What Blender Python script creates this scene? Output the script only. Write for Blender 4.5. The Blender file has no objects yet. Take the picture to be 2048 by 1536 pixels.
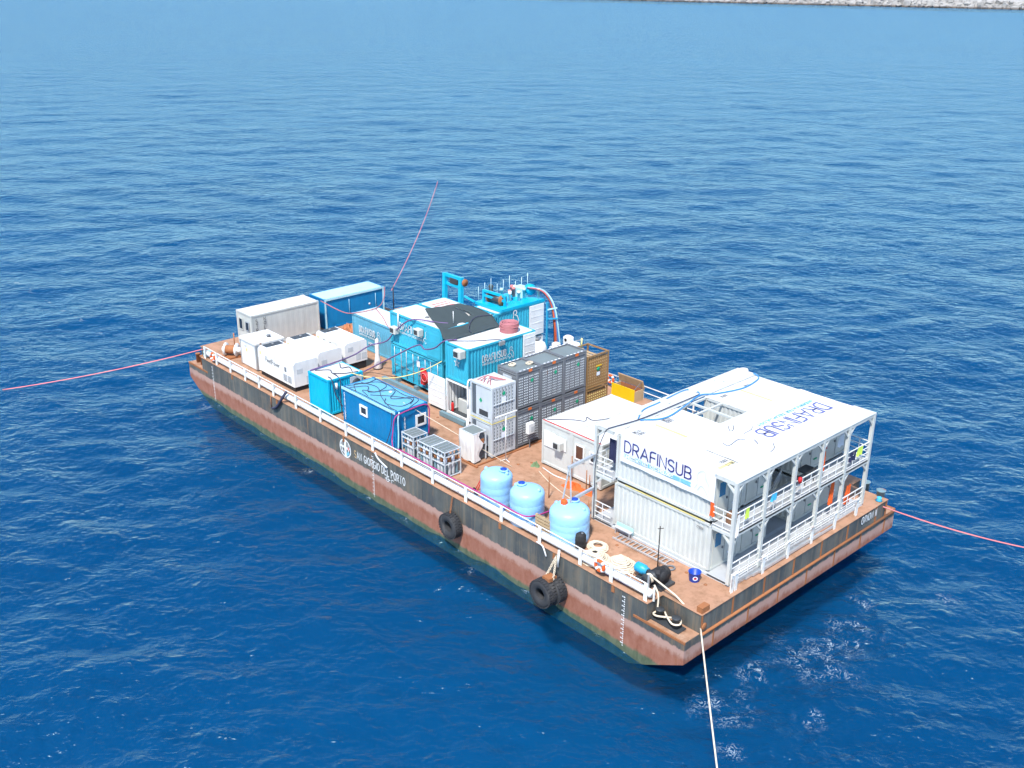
import bpy, math, random
import numpy as np
from mathutils import Vector, Matrix
R = math.radians
SC = bpy.context.scene
COL = SC.collection
random.seed(7)
# ------------------------------------------------------------------ camera
cam_d = bpy.data.cameras.new('Camera'); cam = bpy.data.objects.new('Camera', cam_d); COL.objects.link(cam)
SC.camera = cam
YAW, PITCH, ROLL, FPX = 0.827, -0.380, 0.006, 2058.1
_fw = Vector((-math.sin(YAW)*math.cos(PITCH), math.cos(YAW)*math.cos(PITCH), math.sin(PITCH)))
_rt = Vector((math.cos(YAW), math.sin(YAW), 0)); _up = _rt.cross(_fw)
_r2 = _rt*math.cos(ROLL)+_up*math.sin(ROLL); _u2 = -_rt*math.sin(ROLL)+_up*math.cos(ROLL)
_m = Matrix((_r2, _u2, -_fw)).transposed().to_4x4(); _m.translation = Vector((23.814, -32.873, 27.737))
cam.matrix_world = _m
cam_d.sensor_width = 36; cam_d.lens = FPX/2048*36; cam_d.clip_start = .5; cam_d.clip_end = 20000
# ------------------------------------------------------------------ world, sun, exposure
SUN_EL = R(57); SUN_DIR = Vector((.5, -.86, 0)).normalized()       # horizontal direction towards the sun
to_sun = SUN_DIR*math.cos(SUN_EL) + Vector((0, 0, math.sin(SUN_EL)))
w = bpy.data.worlds.new('World'); SC.world = w; w.use_nodes = True
nt = w.node_tree; bg = nt.nodes['Background']; sky = nt.nodes.new('ShaderNodeTexSky')
sky.sky_type = 'NISHITA'; sky.sun_disc = False; sky.sun_elevation = SUN_EL
sky.sun_rotation = math.atan2(SUN_DIR.x, SUN_DIR.y); sky.air_density = 1.0; sky.dust_density = .05; sky.ozone_density = 1.0
nt.links.new(sky.outputs[0], bg.inputs[0]); bg.inputs[1].default_value = .15
sd = bpy.data.lights.new('Sun', 'SUN'); sd.energy = 3.3; sd.angle = R(5); sd.color = (1, .965, .91)
so = bpy.data.objects.new('Sun', sd); COL.objects.link(so)
so.rotation_euler = to_sun.to_track_quat('Z', 'Y').to_euler(); so.location = (0, 0, 60)
vs = SC.view_settings; vs.view_transform = 'Standard'; vs.look = 'None'; vs.exposure = .95; vs.gamma = 1; vs.use_curve_mapping = False
SEA = -3.35
SC.cycles.use_adaptive_sampling = True; SC.cycles.adaptive_threshold = .03; SC.cycles.max_bounces = 5; SC.cycles.diffuse_bounces = 2; SC.cycles.glossy_bounces = 2; SC.cycles.transparent_max_bounces = 5; SC.cycles.caustics_reflective = False; SC.cycles.caustics_refractive = False
# ------------------------------------------------------------------ helpers
def thing(name, label, cat, loc=(0, 0, 0), group=None):
    o = bpy.data.objects.new(name, None); COL.objects.link(o); o.location = loc; o.empty_display_size = .2
    o['label'] = label; o['category'] = cat
    if group: o['group'] = group
    return o
def tag(o, label=None, cat=None, group=None, kind=None):
    if label: o['label'] = label
    if cat: o['category'] = cat
    if group: o['group'] = group
    if kind: o['kind'] = kind
    return o
def origin(p):
    v = Vector((0, 0, 0))
    while p is not None: v += p.location; p = p.parent
    return v
class MB:
    def __init__(s): s.v = []; s.f = []; s.sm = []
    def add(s, vs_, fs, smooth=False):
        b = len(s.v); s.v += [tuple(q) for q in vs_]; s.f += [tuple(i+b for i in f) for f in fs]; s.sm += [smooth]*len(fs); return s
    def box(s, x0, x1, y0, y1, z0, z1):
        return s.add([(x0,y0,z0),(x1,y0,z0),(x1,y1,z0),(x0,y1,z0),(x0,y0,z1),(x1,y0,z1),(x1,y1,z1),(x0,y1,z1)],
                     [(3,2,1,0),(4,5,6,7),(0,1,5,4),(1,2,6,5),(2,3,7,6),(3,0,4,7)])
    def bbox(s, x0, x1, y0, y1, z0, z1, b=.03):                      # box with chamfered edges on top and the upright corners
        def ring(i, z): return [(x0+i+b,y0+i,z),(x1-i-b,y0+i,z),(x1-i,y0+i+b,z),(x1-i,y1-i-b,z),(x1-i-b,y1-i,z),(x0+i+b,y1-i,z),(x0+i,y1-i-b,z),(x0+i,y0+i+b,z)]
        vs_ = ring(0,z0)+ring(0,z1-b)+ring(b,z1); fs = [tuple(range(7,-1,-1)), tuple(range(16,24))]
        for r in (0,8):
            for k in range(8): fs.append((r+k, r+(k+1)%8, r+8+(k+1)%8, r+8+k))
        return s.add(vs_, fs)
    def bar(s, p, q, wd=.1, h=None, up=(0,0,1)):                     # square bar between two points
        p, q = Vector(p), Vector(q); h = h or wd; d = (q-p).normalized(); u = Vector(up)
        if abs(d.dot(u)) > .95: u = Vector((1,0,0))
        a = d.cross(u).normalized()*wd/2; b = a.cross(d).normalized()*h/2
        vs_ = [p-a-b,p+a-b,p+a+b,p-a+b,q-a-b,q+a-b,q+a+b,q-a+b]
        return s.add(vs_, [(0,1,2,3),(7,6,5,4),(1,0,4,5),(2,1,5,6),(3,2,6,7),(0,3,7,4)])
    def tube(s, pts, r, n=8, closed=False, r2=None):
        pts = [Vector(p) for p in pts]; m = len(pts); vs_ = []; last = None
        for i, p in enumerate(pts):
            if closed: d = pts[(i+1)%m]-pts[i-1]
            else: d = pts[min(i+1,m-1)]-pts[max(i-1,0)]
            d.normalize()
            if last is None:
                u = Vector((0,0,1)) if abs(d.z) < .9 else Vector((1,0,0)); a = d.cross(u).normalized()
            else: a = (last-d*last.dot(d)).normalized()
            last = a; b = d.cross(a); rr = r if r2 is None else r+(r2-r)*i/max(1,m-1)
            vs_ += [p+(a*math.cos(2*math.pi*k/n)+b*math.sin(2*math.pi*k/n))*rr for k in range(n)]
        fs = []
        for i in range(m if closed else m-1):
            for k in range(n):
                j = (i+1)%m; fs.append((i*n+k, i*n+(k+1)%n, j*n+(k+1)%n, j*n+k))
        if not closed: fs += [tuple(range(n-1,-1,-1)), tuple(range((m-1)*n, m*n))]
        return s.add(vs_, fs, True)
    def lathe(s, prof, c=(0,0,0), n=24, axis='z', smooth=True):      # prof: (radius, height)
        vs_ = []; c = Vector(c)
        for r, h in prof:
            for k in range(n):
                a = 2*math.pi*k/n; x, y = r*math.cos(a), r*math.sin(a)
                vs_.append(c+(Vector((x,y,h)) if axis=='z' else Vector((x,h,y)) if axis=='y' else Vector((h,x,y))))
        fs = []
        for i in range(len(prof)-1):
            for k in range(n): fs.append((i*n+k, i*n+(k+1)%n, (i+1)*n+(k+1)%n, (i+1)*n+k))
        fs += [tuple(range(n-1,-1,-1)), tuple(range((len(prof)-1)*n, len(prof)*n))]
        return s.add(vs_, fs, smooth)
    def torus(s, c, R0, r, axis='y', n=28, m=10):
        c = Vector(c); vs_ = []; fs = []
        for i in range(n):
            a = 2*math.pi*i/n
            for k in range(m):
                b = 2*math.pi*k/m; rad = R0+r*math.cos(b); h = r*math.sin(b); x, y = rad*math.cos(a), rad*math.sin(a)
                vs_.append(c+(Vector((x,h,y)) if axis=='y' else Vector((x,y,h)) if axis=='z' else Vector((h,x,y))))
        for i in range(n):
            for k in range(m): fs.append((i*m+k, ((i+1)%n)*m+k, ((i+1)%n)*m+(k+1)%m, i*m+(k+1)%m))
        return s.add(vs_, fs, True)
    def prism(s, poly, z0, z1):
        n = len(poly)
        return s.add([(x,y,z0) for x,y in poly]+[(x,y,z1) for x,y in poly],
                     [tuple(range(n-1,-1,-1)), tuple(range(n,2*n))]+[(k,(k+1)%n,n+(k+1)%n,n+k) for k in range(n)])
    def corr(s, p, q, z0, z1, out, depth=.036, pitch=.28):           # trapezoid corrugated wall from p to q, facing out
        p, q = Vector((p[0],p[1],0)), Vector((q[0],q[1],0)); L = (q-p).length; d = (q-p)/L; o = Vector((out[0],out[1],0))
        n = max(2, round(L/pitch)); pt = L/n; prof = []
        for i in range(n):
            b = i*pt; prof += [(b,0),(b+.34*pt,0),(b+.5*pt,-depth),(b+.84*pt,-depth)]
        prof.append((L,0)); vs_ = []
        for t, off in prof:
            w_ = p+d*t+o*off; vs_ += [(w_.x,w_.y,z0),(w_.x,w_.y,z1)]
        fs = [(2*i,2*i+2,2*i+3,2*i+1) for i in range(len(prof)-1)]
        if d.cross(Vector((0,0,1))).dot(o) < 0: fs = [f[::-1] for f in fs]
        return s.add(vs_, fs)
    def build(s, name, m, parent=None):
        me = bpy.data.meshes.new(name); o0 = origin(parent)
        me.from_pydata([(x-o0.x,y-o0.y,z-o0.z) for x,y,z in s.v], [], s.f); me.polygons.foreach_set('use_smooth', s.sm); me.update()
        me.materials.append(m); o = bpy.data.objects.new(name, me); COL.objects.link(o); o.parent = parent
        return o
def spline(pts, k=8):
    P = [Vector(p) for p in pts]; P = [P[0]*2-P[1]]+P+[P[-1]*2-P[-2]]; out = []
    for i in range(1, len(P)-2):
        a, b, c, d = P[i-1], P[i], P[i+1], P[i+2]
        for t in range(k):
            t /= k; out.append(.5*((2*b)+(c-a)*t+(2*a-5*b+4*c-d)*t*t+(3*b-a-3*c+d)*t**3))
    out.append(P[-2]); return out
def sag(p, q, s_, n=16):
    p, q = Vector(p), Vector(q); return [p.lerp(q, i/n)-Vector((0,0,4*s_*(i/n)*(1-i/n))) for i in range(n+1)]
# ------------------------------------------------------------------ materials
def NT(name):
    m = bpy.data.materials.new(name); m.use_nodes = True; t = m.node_tree; return m, t, t.nodes['Principled BSDF']
def nd(t, typ, **k):
    n = t.nodes.new(typ)
    for a, b in k.items():
        if a.startswith('i'): n.inputs[int(a[1:])].default_value = b
        else: setattr(n, a, b)
    return n
def ramp(t, fac, a, b, c0=(0,0,0,1), c1=(1,1,1,1)):
    r = t.nodes.new('ShaderNodeValToRGB'); r.color_ramp.elements[0].position = a; r.color_ramp.elements[1].position = b
    r.color_ramp.elements[0].color = c0; r.color_ramp.elements[1].color = c1; t.links.new(fac, r.inputs[0]); return r.outputs[0]
def mixc(t, f, a, b, mode='MIX'):
    m = t.nodes.new('ShaderNodeMix'); m.data_type = 'RGBA'; m.blend_type = mode
    for s_, v in ((0,f),(6,a),(7,b)):
        if isinstance(v, (int,float)): m.inputs[s_].default_value = v
        elif isinstance(v, tuple): m.inputs[s_].default_value = v if len(v)==4 else (*v,1)
        else: t.links.new(v, m.inputs[s_])
    return m.outputs[2]
def noise(t, scale, sx=(1,1,1), det=4, rough=.55, world=True, dist=0):
    g = t.nodes.new('ShaderNodeNewGeometry'); mp = t.nodes.new('ShaderNodeMapping'); mp.inputs[3].default_value = sx
    t.links.new(g.outputs[0], mp.inputs[0])
    n = t.nodes.new('ShaderNodeTexNoise'); n.inputs['Scale'].default_value = scale; n.inputs['Detail'].default_value = det
    n.inputs['Roughness'].default_value = rough; n.inputs['Distortion'].default_value = dist
    t.links.new(mp.outputs[0], n.inputs['Vector']); return n.outputs[0]
def paint(name, c, rough=.45, metal=0, dirt=.25, rust=0, dcol=(.16,.12,.09), streak=True, spec=.4):
    m, t, p = NT(name); c = (*c,1)
    col = mixc(t, ramp(t, noise(t, .9), .3, .75), tuple(x*.9 for x in c[:3]), tuple(min(1,x*1.06) for x in c[:3]))
    if dirt:
        f = noise(t, 2.2, (1,1,.22) if streak else (1,1,1), 6, .65)
        f2 = ramp(t, f, .52, .78, (0,0,0,1), (dirt,dirt,dirt,1)); col = mixc(t, f2, col, dcol)
    if rust:
        f = ramp(t, noise(t, 1.7, (1,1,.5), 8, .7), .62-rust*.12, .70, (0,0,0,1), (.85,.85,.85,1)); col = mixc(t, f, col, (.23,.085,.03))
    t.links.new(col, p.inputs['Base Color']); p.inputs['Roughness'].default_value = rough; p.inputs['Metallic'].default_value = metal
    p.inputs['Specular IOR Level'].default_value = spec
    return m
M = {}
M['white'] = paint('white_paint', (.80,.80,.78), dirt=.16)
M['rail_white'] = paint('rail_white', (.80,.79,.75), dirt=.35, rust=.35)
M['cream'] = paint('module_cream', (.57,.58,.545), dirt=.14)
M['cream2'] = paint('office_cream', (.53,.535,.495), dirt=.12)
M['roof_white'] = paint('roof_white', (.70,.70,.675), dirt=.5, streak=False)
M['roof_dirty'] = paint('roof_stained', (.76,.74,.69), dirt=.45, streak=False, rust=.06)
M['cyan'] = paint('container_cyan', (.045,.41,.56), dirt=.2, spec=.2)
M['cyan_pale'] = paint('container_faded_cyan', (.12,.37,.50), dirt=.3, spec=.2)
M['cyan_bright'] = paint('container_bright_cyan', (.008,.42,.62), dirt=.15, spec=.2)
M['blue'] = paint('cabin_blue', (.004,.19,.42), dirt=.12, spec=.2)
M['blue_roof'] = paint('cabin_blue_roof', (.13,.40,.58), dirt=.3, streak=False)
M['ice'] = paint('pale_ice_blue', (.42,.68,.74), dirt=.15, streak=False)
M['tank'] = paint('tank_blue_plastic', (.30,.56,.85), rough=.38, dirt=.08)
M['grey'] = paint('rack_grey', (.17,.18,.195), dirt=.25, rust=.05)
M['grey_dark'] = paint('rack_dark', (.045,.05,.055), dirt=.1)
M['grey_lid'] = paint('rack_lid_grey', (.17,.20,.195), dirt=.3, streak=False)
M['lgrey'] = paint('light_grey_rack', (.55,.58,.60), dirt=.3)
M['lgrey_d'] = paint('cage_dark_gap', (.10,.12,.14), dirt=.1)
M['lip_lit'] = paint('rack_lip_sunlit', (.38,.40,.41), dirt=.25)  # paler than the rack grey: sunlight catching the lips is put into the colour
M['steel'] = paint('galvanised_steel', (.50,.52,.53), rough=.4, metal=.5, dirt=.2)
M['alu'] = paint('aluminium', (.66,.68,.70), rough=.35, metal=.6, dirt=.1)
M['gold'] = paint('bronze_cylinders', (.30,.17,.065), rough=.5, dirt=.3, rust=.1)
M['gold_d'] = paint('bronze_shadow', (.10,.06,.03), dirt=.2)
M['wood'] = paint('pallet_wood', (.46,.33,.19), rough=.8, dirt=.4)
M['yellow'] = paint('bin_yellow', (.80,.52,.01), dirt=.08)
M['yellow_line'] = paint('faded_yellow_mark', (.78,.66,.25), dirt=.2)
M['rust'] = paint('rusty_steel', (.34,.13,.05), rough=.8, dirt=.5, rust=.4)
M['orange'] = paint('orange_fabric', (.78,.12,.02), rough=.75, dirt=.1)
M['red'] = paint('red_paint', (.55,.02,.02), dirt=.1)
M['pink'] = paint('pink_rope', (.72,.23,.22), rough=.85, dirt=.2)
M['magenta'] = paint('magenta_hose', (.42,.04,.20), rough=.5, dirt=.15)
M['coil'] = paint('red_hose_coil', (.42,.15,.16), rough=.6, dirt=.3)
M['black'] = paint('black_rubber', (.018,.018,.02), rough=.7, dirt=.3, dcol=(.12,.10,.08))
M['tyre'] = paint('worn_tyre', (.035,.036,.04), rough=.85, dirt=.7, dcol=(.14,.13,.12))
M['cable'] = paint('dark_cable', (.05,.05,.085), rough=.6, dirt=.1)
M['purple'] = paint('purple_cable', (.15,.09,.22), rough=.6, dirt=.1)
M['rope'] = paint('beige_rope', (.70,.60,.46), rough=.9, dirt=.35)
M['hose_blue'] = paint('blue_hose', (.03,.24,.60), rough=.45, dirt=.05)
M['navy'] = paint('lettering_navy', (.035,.03,.20), dirt=.05)
M['navy_faded'] = paint('lettering_faded_navy', (.13,.14,.34), dirt=.05)
M['letter_white'] = paint('lettering_white', (.80,.80,.78), dirt=.25)
M['letter_dark'] = paint('lettering_dark', (.10,.10,.11), dirt=.2)
M['letter_rust'] = paint('lettering_rusted', (.60,.40,.20), dirt=.6, rust=.4)
M['teal'] = paint('lettering_teal', (.20,.50,.60), dirt=.05)
M['green'] = paint('label_green', (.0,.36,.18), dirt=.05)
M['lab_orange'] = paint('label_orange', (.70,.16,.03), dirt=.1)
M['glass'] = paint('dark_window', (.03,.035,.045), rough=.08, dirt=0, spec=.6)
M['glass_brown'] = paint('brown_window', (.10,.045,.03), rough=.1, dirt=0, spec=.6)
M['poster'] = paint('blue_door_pane', (.02,.16,.32), rough=.2, dirt=0)
M['paper'] = paint('paper_notice', (.78,.80,.86), rough=.8, dirt=0)
M['floor_grey'] = paint('gallery_floor', (.42,.43,.44), rough=.7, dirt=.4, streak=False)
M['tarp'] = paint('white_tarpaulin', (.80,.76,.72), rough=.7, dirt=.15)
M['banner'] = paint('banner_white', (.80,.80,.82), rough=.55, dirt=.04)
M['lime'] = paint('lime_cloth', (.55,.72,.10), rough=.8, dirt=0)
M['cloth_blue'] = paint('blue_cloth', (.06,.42,.70), rough=.8, dirt=0)
M['cloth_navy'] = paint('navy_cloth', (.02,.025,.07), rough=.8, dirt=0)
M['cloth_brown'] = paint('brown_cloth', (.22,.11,.06), rough=.8, dirt=0)
M['bucket'] = paint('bucket_blue', (.01,.06,.40), rough=.4, dirt=.1)
M['motor'] = paint('motor_blue', (.02,.32,.55), rough=.4, dirt=.3)
M['crane'] = paint('frame_cyan', (.0,.40,.62), rough=.4, dirt=.15)
M['skid'] = paint('skid_blue_grey', (.16,.26,.30), rough=.6, dirt=.5, rust=.2)
# shade net: woven, lets a little light through
m, t, p = NT('shade_net'); p.inputs['Base Color'].default_value = (.045,.062,.064,1); p.inputs['Roughness'].default_value = .9
tr = nd(t, 'ShaderNodeBsdfTransparent'); mx = nd(t, 'ShaderNodeMixShader', i0=.10)
t.links.new(p.outputs[0], mx.inputs[1]); t.links.new(tr.outputs[0], mx.inputs[2]); t.links.new(mx.outputs[0], t.nodes['Material Output'].inputs[0]); M['net'] = m
# deck: rust-red worn plate
m, t, p = NT('rusty_deck')
c = mixc(t, ramp(t, noise(t, .35, det=6), .35, .7), (.43,.23,.14), (.35,.20,.12))
c = mixc(t, ramp(t, noise(t, 1.4, det=9, rough=.7), .46, .70, c1=(.75,.75,.75,1)), c, (.21,.105,.05))
c = mixc(t, ramp(t, noise(t, 2.6, det=5, rough=.6), .64, .74, c1=(.65,.65,.65,1)), c, (.10,.05,.03))
c = mixc(t, ramp(t, noise(t, .8, det=9, rough=.75), .56, .68, c1=(.6,.6,.6,1)), c, (.52,.33,.22))
t.links.new(c, p.inputs['Base Color']); p.inputs['Roughness'].default_value = .85
b = nd(t, 'ShaderNodeBump', i0=.25, i1=.02); t.links.new(noise(t, 5, det=8), b.inputs['Height']); t.links.new(b.outputs[0], p.inputs['Normal']); M['deck'] = m
# hull: black topside, red boot, weed at the waterline, rust runs
m, t, p = NT('barge_hull')
g = nd(t, 'ShaderNodeNewGeometry'); sx = nd(t, 'ShaderNodeSeparateXYZ'); t.links.new(g.outputs[0], sx.inputs[0]); z = sx.outputs[2]
def zmask(z0, wd, nz, amp):
    a = nd(t, 'ShaderNodeMath', operation='MULTIPLY_ADD', i1=amp, i2=-amp*.5); t.links.new(nz, a.inputs[0])
    s_ = nd(t, 'ShaderNodeMath', operation='ADD'); t.links.new(z, s_.inputs[0]); t.links.new(a.outputs[0], s_.inputs[1])
    r_ = nd(t, 'ShaderNodeMapRange'); r_.inputs[1].default_value = z0-wd; r_.inputs[2].default_value = z0+wd; t.links.new(s_.outputs[0], r_.inputs[0]); return r_.outputs[0]
n_s = noise(t, 1.1, (1,1,.12), 7, .65); n_f = noise(t, 2.4, (1,1,.5), 8, .7); n_b = noise(t, .25, (1,1,1), 5); n_t = noise(t, 3.3, (1,1,.05), 5, .7)
top = mixc(t, ramp(t, n_s, .35, .68), (.055,.061,.06), (.165,.16,.135))
top = mixc(t, ramp(t, n_b, .45, .62, c1=(.7,.7,.7,1)), top, (.045,.053,.06))
top = mixc(t, ramp(t, n_t, .5, .72, c1=(.55,.55,.55,1)), top, (.30,.21,.12))
top = mixc(t, ramp(t, noise(t, .7, (1,1,.1), 8, .75), .57, .66, c1=(.8,.8,.8,1)), top, (.32,.15,.055))
top = mixc(t, ramp(t, noise(t, .55, (1,1,1.2), 8, .72), .52, .66, c1=(.55,.55,.55,1)), top, (.19,.145,.10))
red = mixc(t, ramp(t, n_f, .35, .7), (.26,.09,.05), (.37,.17,.115))
red = mixc(t, zmask(-1.95, .15, n_f, .8), red, (.43,.26,.205))
red = mixc(t, ramp(t, noise(t, .9, (1,1,.4), 9, .75), .60, .69, c1=(.9,.9,.9,1)), red, (.24,.085,.03))
alg = mixc(t, ramp(t, n_f, .3, .75), (.05,.07,.035), (.17,.19,.115))
c = mixc(t, zmask(-2.98, .08, n_f, .5), alg, red); c = mixc(t, zmask(-1.48, .04, n_f, .45), c, top)
t.links.new(c, p.inputs['Base Color']); p.inputs['Roughness'].default_value = .6
b = nd(t, 'ShaderNodeBump', i0=.35, i1=.04)
wv = nd(t, 'ShaderNodeTexWave', bands_direction='X', i1=.5); wv.inputs['Scale'].default_value = .5; t.links.new(g.outputs[0], wv.inputs[0])
t.links.new(n_f, b.inputs['Height']); t.links.new(b.outputs[0], p.inputs['Normal']); M['hull'] = m
# concrete / rock of the breakwater
m, t, p = NT('breakwater_rock'); c = mixc(t, ramp(t, noise(t, .08, det=8, rough=.7), .35, .7), (.24,.225,.205), (.42,.40,.375))
g = nd(t, 'ShaderNodeNewGeometry'); sx = nd(t, 'ShaderNodeSeparateXYZ'); t.links.new(g.outputs[0], sx.inputs[0])
r_ = nd(t, 'ShaderNodeMapRange'); r_.inputs[1].default_value = SEA+.6; r_.inputs[2].default_value = SEA+2.2; t.links.new(sx.outputs[2], r_.inputs[0])
c = mixc(t, r_.outputs[0], (.10,.075,.06), c); t.links.new(c, p.inputs['Base Color']); p.inputs['Roughness'].default_value = .9; M['rock'] = m
# sea water
m, t, p = NT('sea_water')
WA = math.atan2(.72, -.69)                                                       # direction the waves run
def wnoise(scale, stretch, det=4, rough=.6, ang=0):
    g = nd(t, 'ShaderNodeNewGeometry'); mp = nd(t, 'ShaderNodeMapping'); mp.vector_type = 'TEXTURE'; mp.inputs[2].default_value = (0,0,WA+ang); mp.inputs[3].default_value = (1,stretch,1)
    t.links.new(g.outputs[0], mp.inputs[0]); n = nd(t, 'ShaderNodeTexNoise'); n.inputs['Scale'].default_value = scale; n.inputs['Detail'].default_value = det; n.inputs['Roughness'].default_value = rough
    n.inputs['Distortion'].default_value = .35
    t.links.new(mp.outputs[0], n.inputs['Vector']); return n.outputs[0]
nb = wnoise(.085, 1.6, 2, .55, .05); n0 = wnoise(.36, 1.4, 2, .5, -.1); n1 = wnoise(1.0, 1.45, 2, .55, .2); n2 = wnoise(2.5, 1.45, 2, .6, -.25); n3 = wnoise(6, 1.4, 1, .5, .1)
bb = nd(t, 'ShaderNodeBump', i0=1, i1=1.1); t.links.new(nb, bb.inputs['Height']); b0 = nd(t, 'ShaderNodeBump', i0=1, i1=.38); t.links.new(bb.outputs[0], b0.inputs['Normal']); t.links.new(n0, b0.inputs['Height']); b1 = nd(t, 'ShaderNodeBump', i0=1, i1=.30); t.links.new(b0.outputs[0], b1.inputs['Normal']); b2 = nd(t, 'ShaderNodeBump', i0=1, i1=.13); b3 = nd(t, 'ShaderNodeBump', i0=1, i1=.02)
t.links.new(n1, b1.inputs['Height']); t.links.new(n2, b2.inputs['Height']); t.links.new(n3, b3.inputs['Height'])
t.links.new(b1.outputs[0], b2.inputs['Normal']); t.links.new(b2.outputs[0], b3.inputs['Normal']); pass
g = nd(t, 'ShaderNodeNewGeometry')
# foam stirred up off the raked end and a few whitecaps
acc = None
for (fx, fy, fr) in ((3.2,6.6,3.2),(2.3,.2,2.3),(3.3,9.6,2.1),(2.0,3.2,1.5),(4.9,15.8,1.2),(4.4,-2.2,1.1),(2.2,12.3,1.1),(-14,-1.4,.8),(-31,-1.1,.8),(-45.6,-.9,1.0),(5.4,2.4,1.0)):
    dv = nd(t, 'ShaderNodeVectorMath', operation='DISTANCE'); dv.inputs[1].default_value = (fx,fy,SEA); t.links.new(g.outputs[0], dv.inputs[0])
    r_ = nd(t, 'ShaderNodeMapRange'); r_.inputs[1].default_value = fr; r_.inputs[2].default_value = fr*.15; t.links.new(dv.outputs['Value'], r_.inputs[0])
    if acc is None: acc = r_.outputs[0]
    else:
        a = nd(t, 'ShaderNodeMath', operation='MAXIMUM'); t.links.new(acc, a.inputs[0]); t.links.new(r_.outputs[0], a.inputs[1]); acc = a.outputs[0]
sp = nd(t, 'ShaderNodeSeparateXYZ'); t.links.new(g.outputs[0], sp.inputs[0])
w1 = nd(t, 'ShaderNodeMapRange'); w1.inputs[1].default_value = -.55; w1.inputs[2].default_value = -.05; t.links.new(sp.outputs[1], w1.inputs[0])
w2 = nd(t, 'ShaderNodeMapRange'); w2.inputs[1].default_value = -1.5; w2.inputs[2].default_value = -3.5; t.links.new(sp.outputs[0], w2.inputs[0])
w0 = nd(t, 'ShaderNodeMapRange'); w0.inputs[1].default_value = .3; w0.inputs[2].default_value = .1; t.links.new(sp.outputs[1], w0.inputs[0])
w3 = mixc(t, 1.0, w1.outputs[0], w2.outputs[0], 'MULTIPLY'); w3 = mixc(t, 1.0, w3, w0.outputs[0], 'MULTIPLY'); w3 = mixc(t, 1.0, w3, ramp(t, noise(t, .45, (1,1,0), 3, .65), .5, .66), 'MULTIPLY')
a = nd(t, 'ShaderNodeMath', operation='MAXIMUM'); t.links.new(acc, a.inputs[0]); t.links.new(w3, a.inputs[1]); acc = a.outputs[0]
nf = noise(t, 2.3, (1,1,0), 4, .6, dist=1.5)
ab = nd(t, 'ShaderNodeMath', operation='SUBTRACT', i1=.5); t.links.new(nf, ab.inputs[0]); ab2 = nd(t, 'ShaderNodeMath', operation='ABSOLUTE'); t.links.new(ab.outputs[0], ab2.inputs[0])
rid = ramp(t, ab2.outputs[0], .0, .03, (1,1,1,1), (0,0,0,1)); pat = ramp(t, noise(t, .9, (1,1,0), 3, .65), .43, .62)
fm = mixc(t, 1.0, rid, pat, 'MULTIPLY'); fm = mixc(t, 1.0, fm, acc, 'MULTIPLY')
deep = mixc(t, ramp(t, noise(t, .035, (1,1,0), 1), .35, .7), (.0002,.043,.116), (.0004,.054,.136))
fmr = ramp(t, fm, .05, .55, c1=(.72,.72,.72,1)); c = mixc(t, fmr, deep, (.62,.72,.76)); rr = nd(t, 'ShaderNodeMapRange'); rr.inputs[3].default_value = .27; rr.inputs[4].default_value = .7; t.links.new(fmr, rr.inputs[0]); 
fr = nd(t, 'ShaderNodeFresnel'); fr.inputs[0].default_value = 1.333; t.links.new(b3.outputs[0], fr.inputs['Normal'])
fc = nd(t, 'ShaderNodeMapRange'); fc.inputs[1].default_value = .0; fc.inputs[2].default_value = .55; fc.inputs[3].default_value = .0; fc.inputs[4].default_value = .43; t.links.new(fr.outputs[0], fc.inputs[0])
df = nd(t, 'ShaderNodeBsdfDiffuse'); gl = nd(t, 'ShaderNodeBsdfGlossy'); t.links.new(c, df.inputs[0]); t.links.new(rr.outputs[0], gl.inputs['Roughness']); t.links.new(b3.outputs[0], gl.inputs['Normal']); t.links.new(b3.outputs[0], df.inputs['Normal']); gl.inputs[0].default_value = (.70,.97,1,1)
tp = nd(t, 'ShaderNodeBsdfTransparent'); tp.inputs[0].default_value = (.62,.9,1,1)
th_ = nd(t, 'ShaderNodeMapRange'); th_.inputs[3].default_value = .62; th_.inputs[4].default_value = .0; t.links.new(fmr, th_.inputs[0])       # clear water, none of it through foam
bd = nd(t, 'ShaderNodeMixShader'); t.links.new(th_.outputs[0], bd.inputs[0]); t.links.new(df.outputs[0], bd.inputs[1]); t.links.new(tp.outputs[0], bd.inputs[2])
mx = nd(t, 'ShaderNodeMixShader'); t.links.new(fc.outputs[0], mx.inputs[0]); t.links.new(bd.outputs[0], mx.inputs[1]); t.links.new(gl.outputs[0], mx.inputs[2]); t.links.new(mx.outputs[0], t.nodes['Material Output'].inputs[0]); t.nodes.remove(p)
M['sea'] = m
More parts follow.
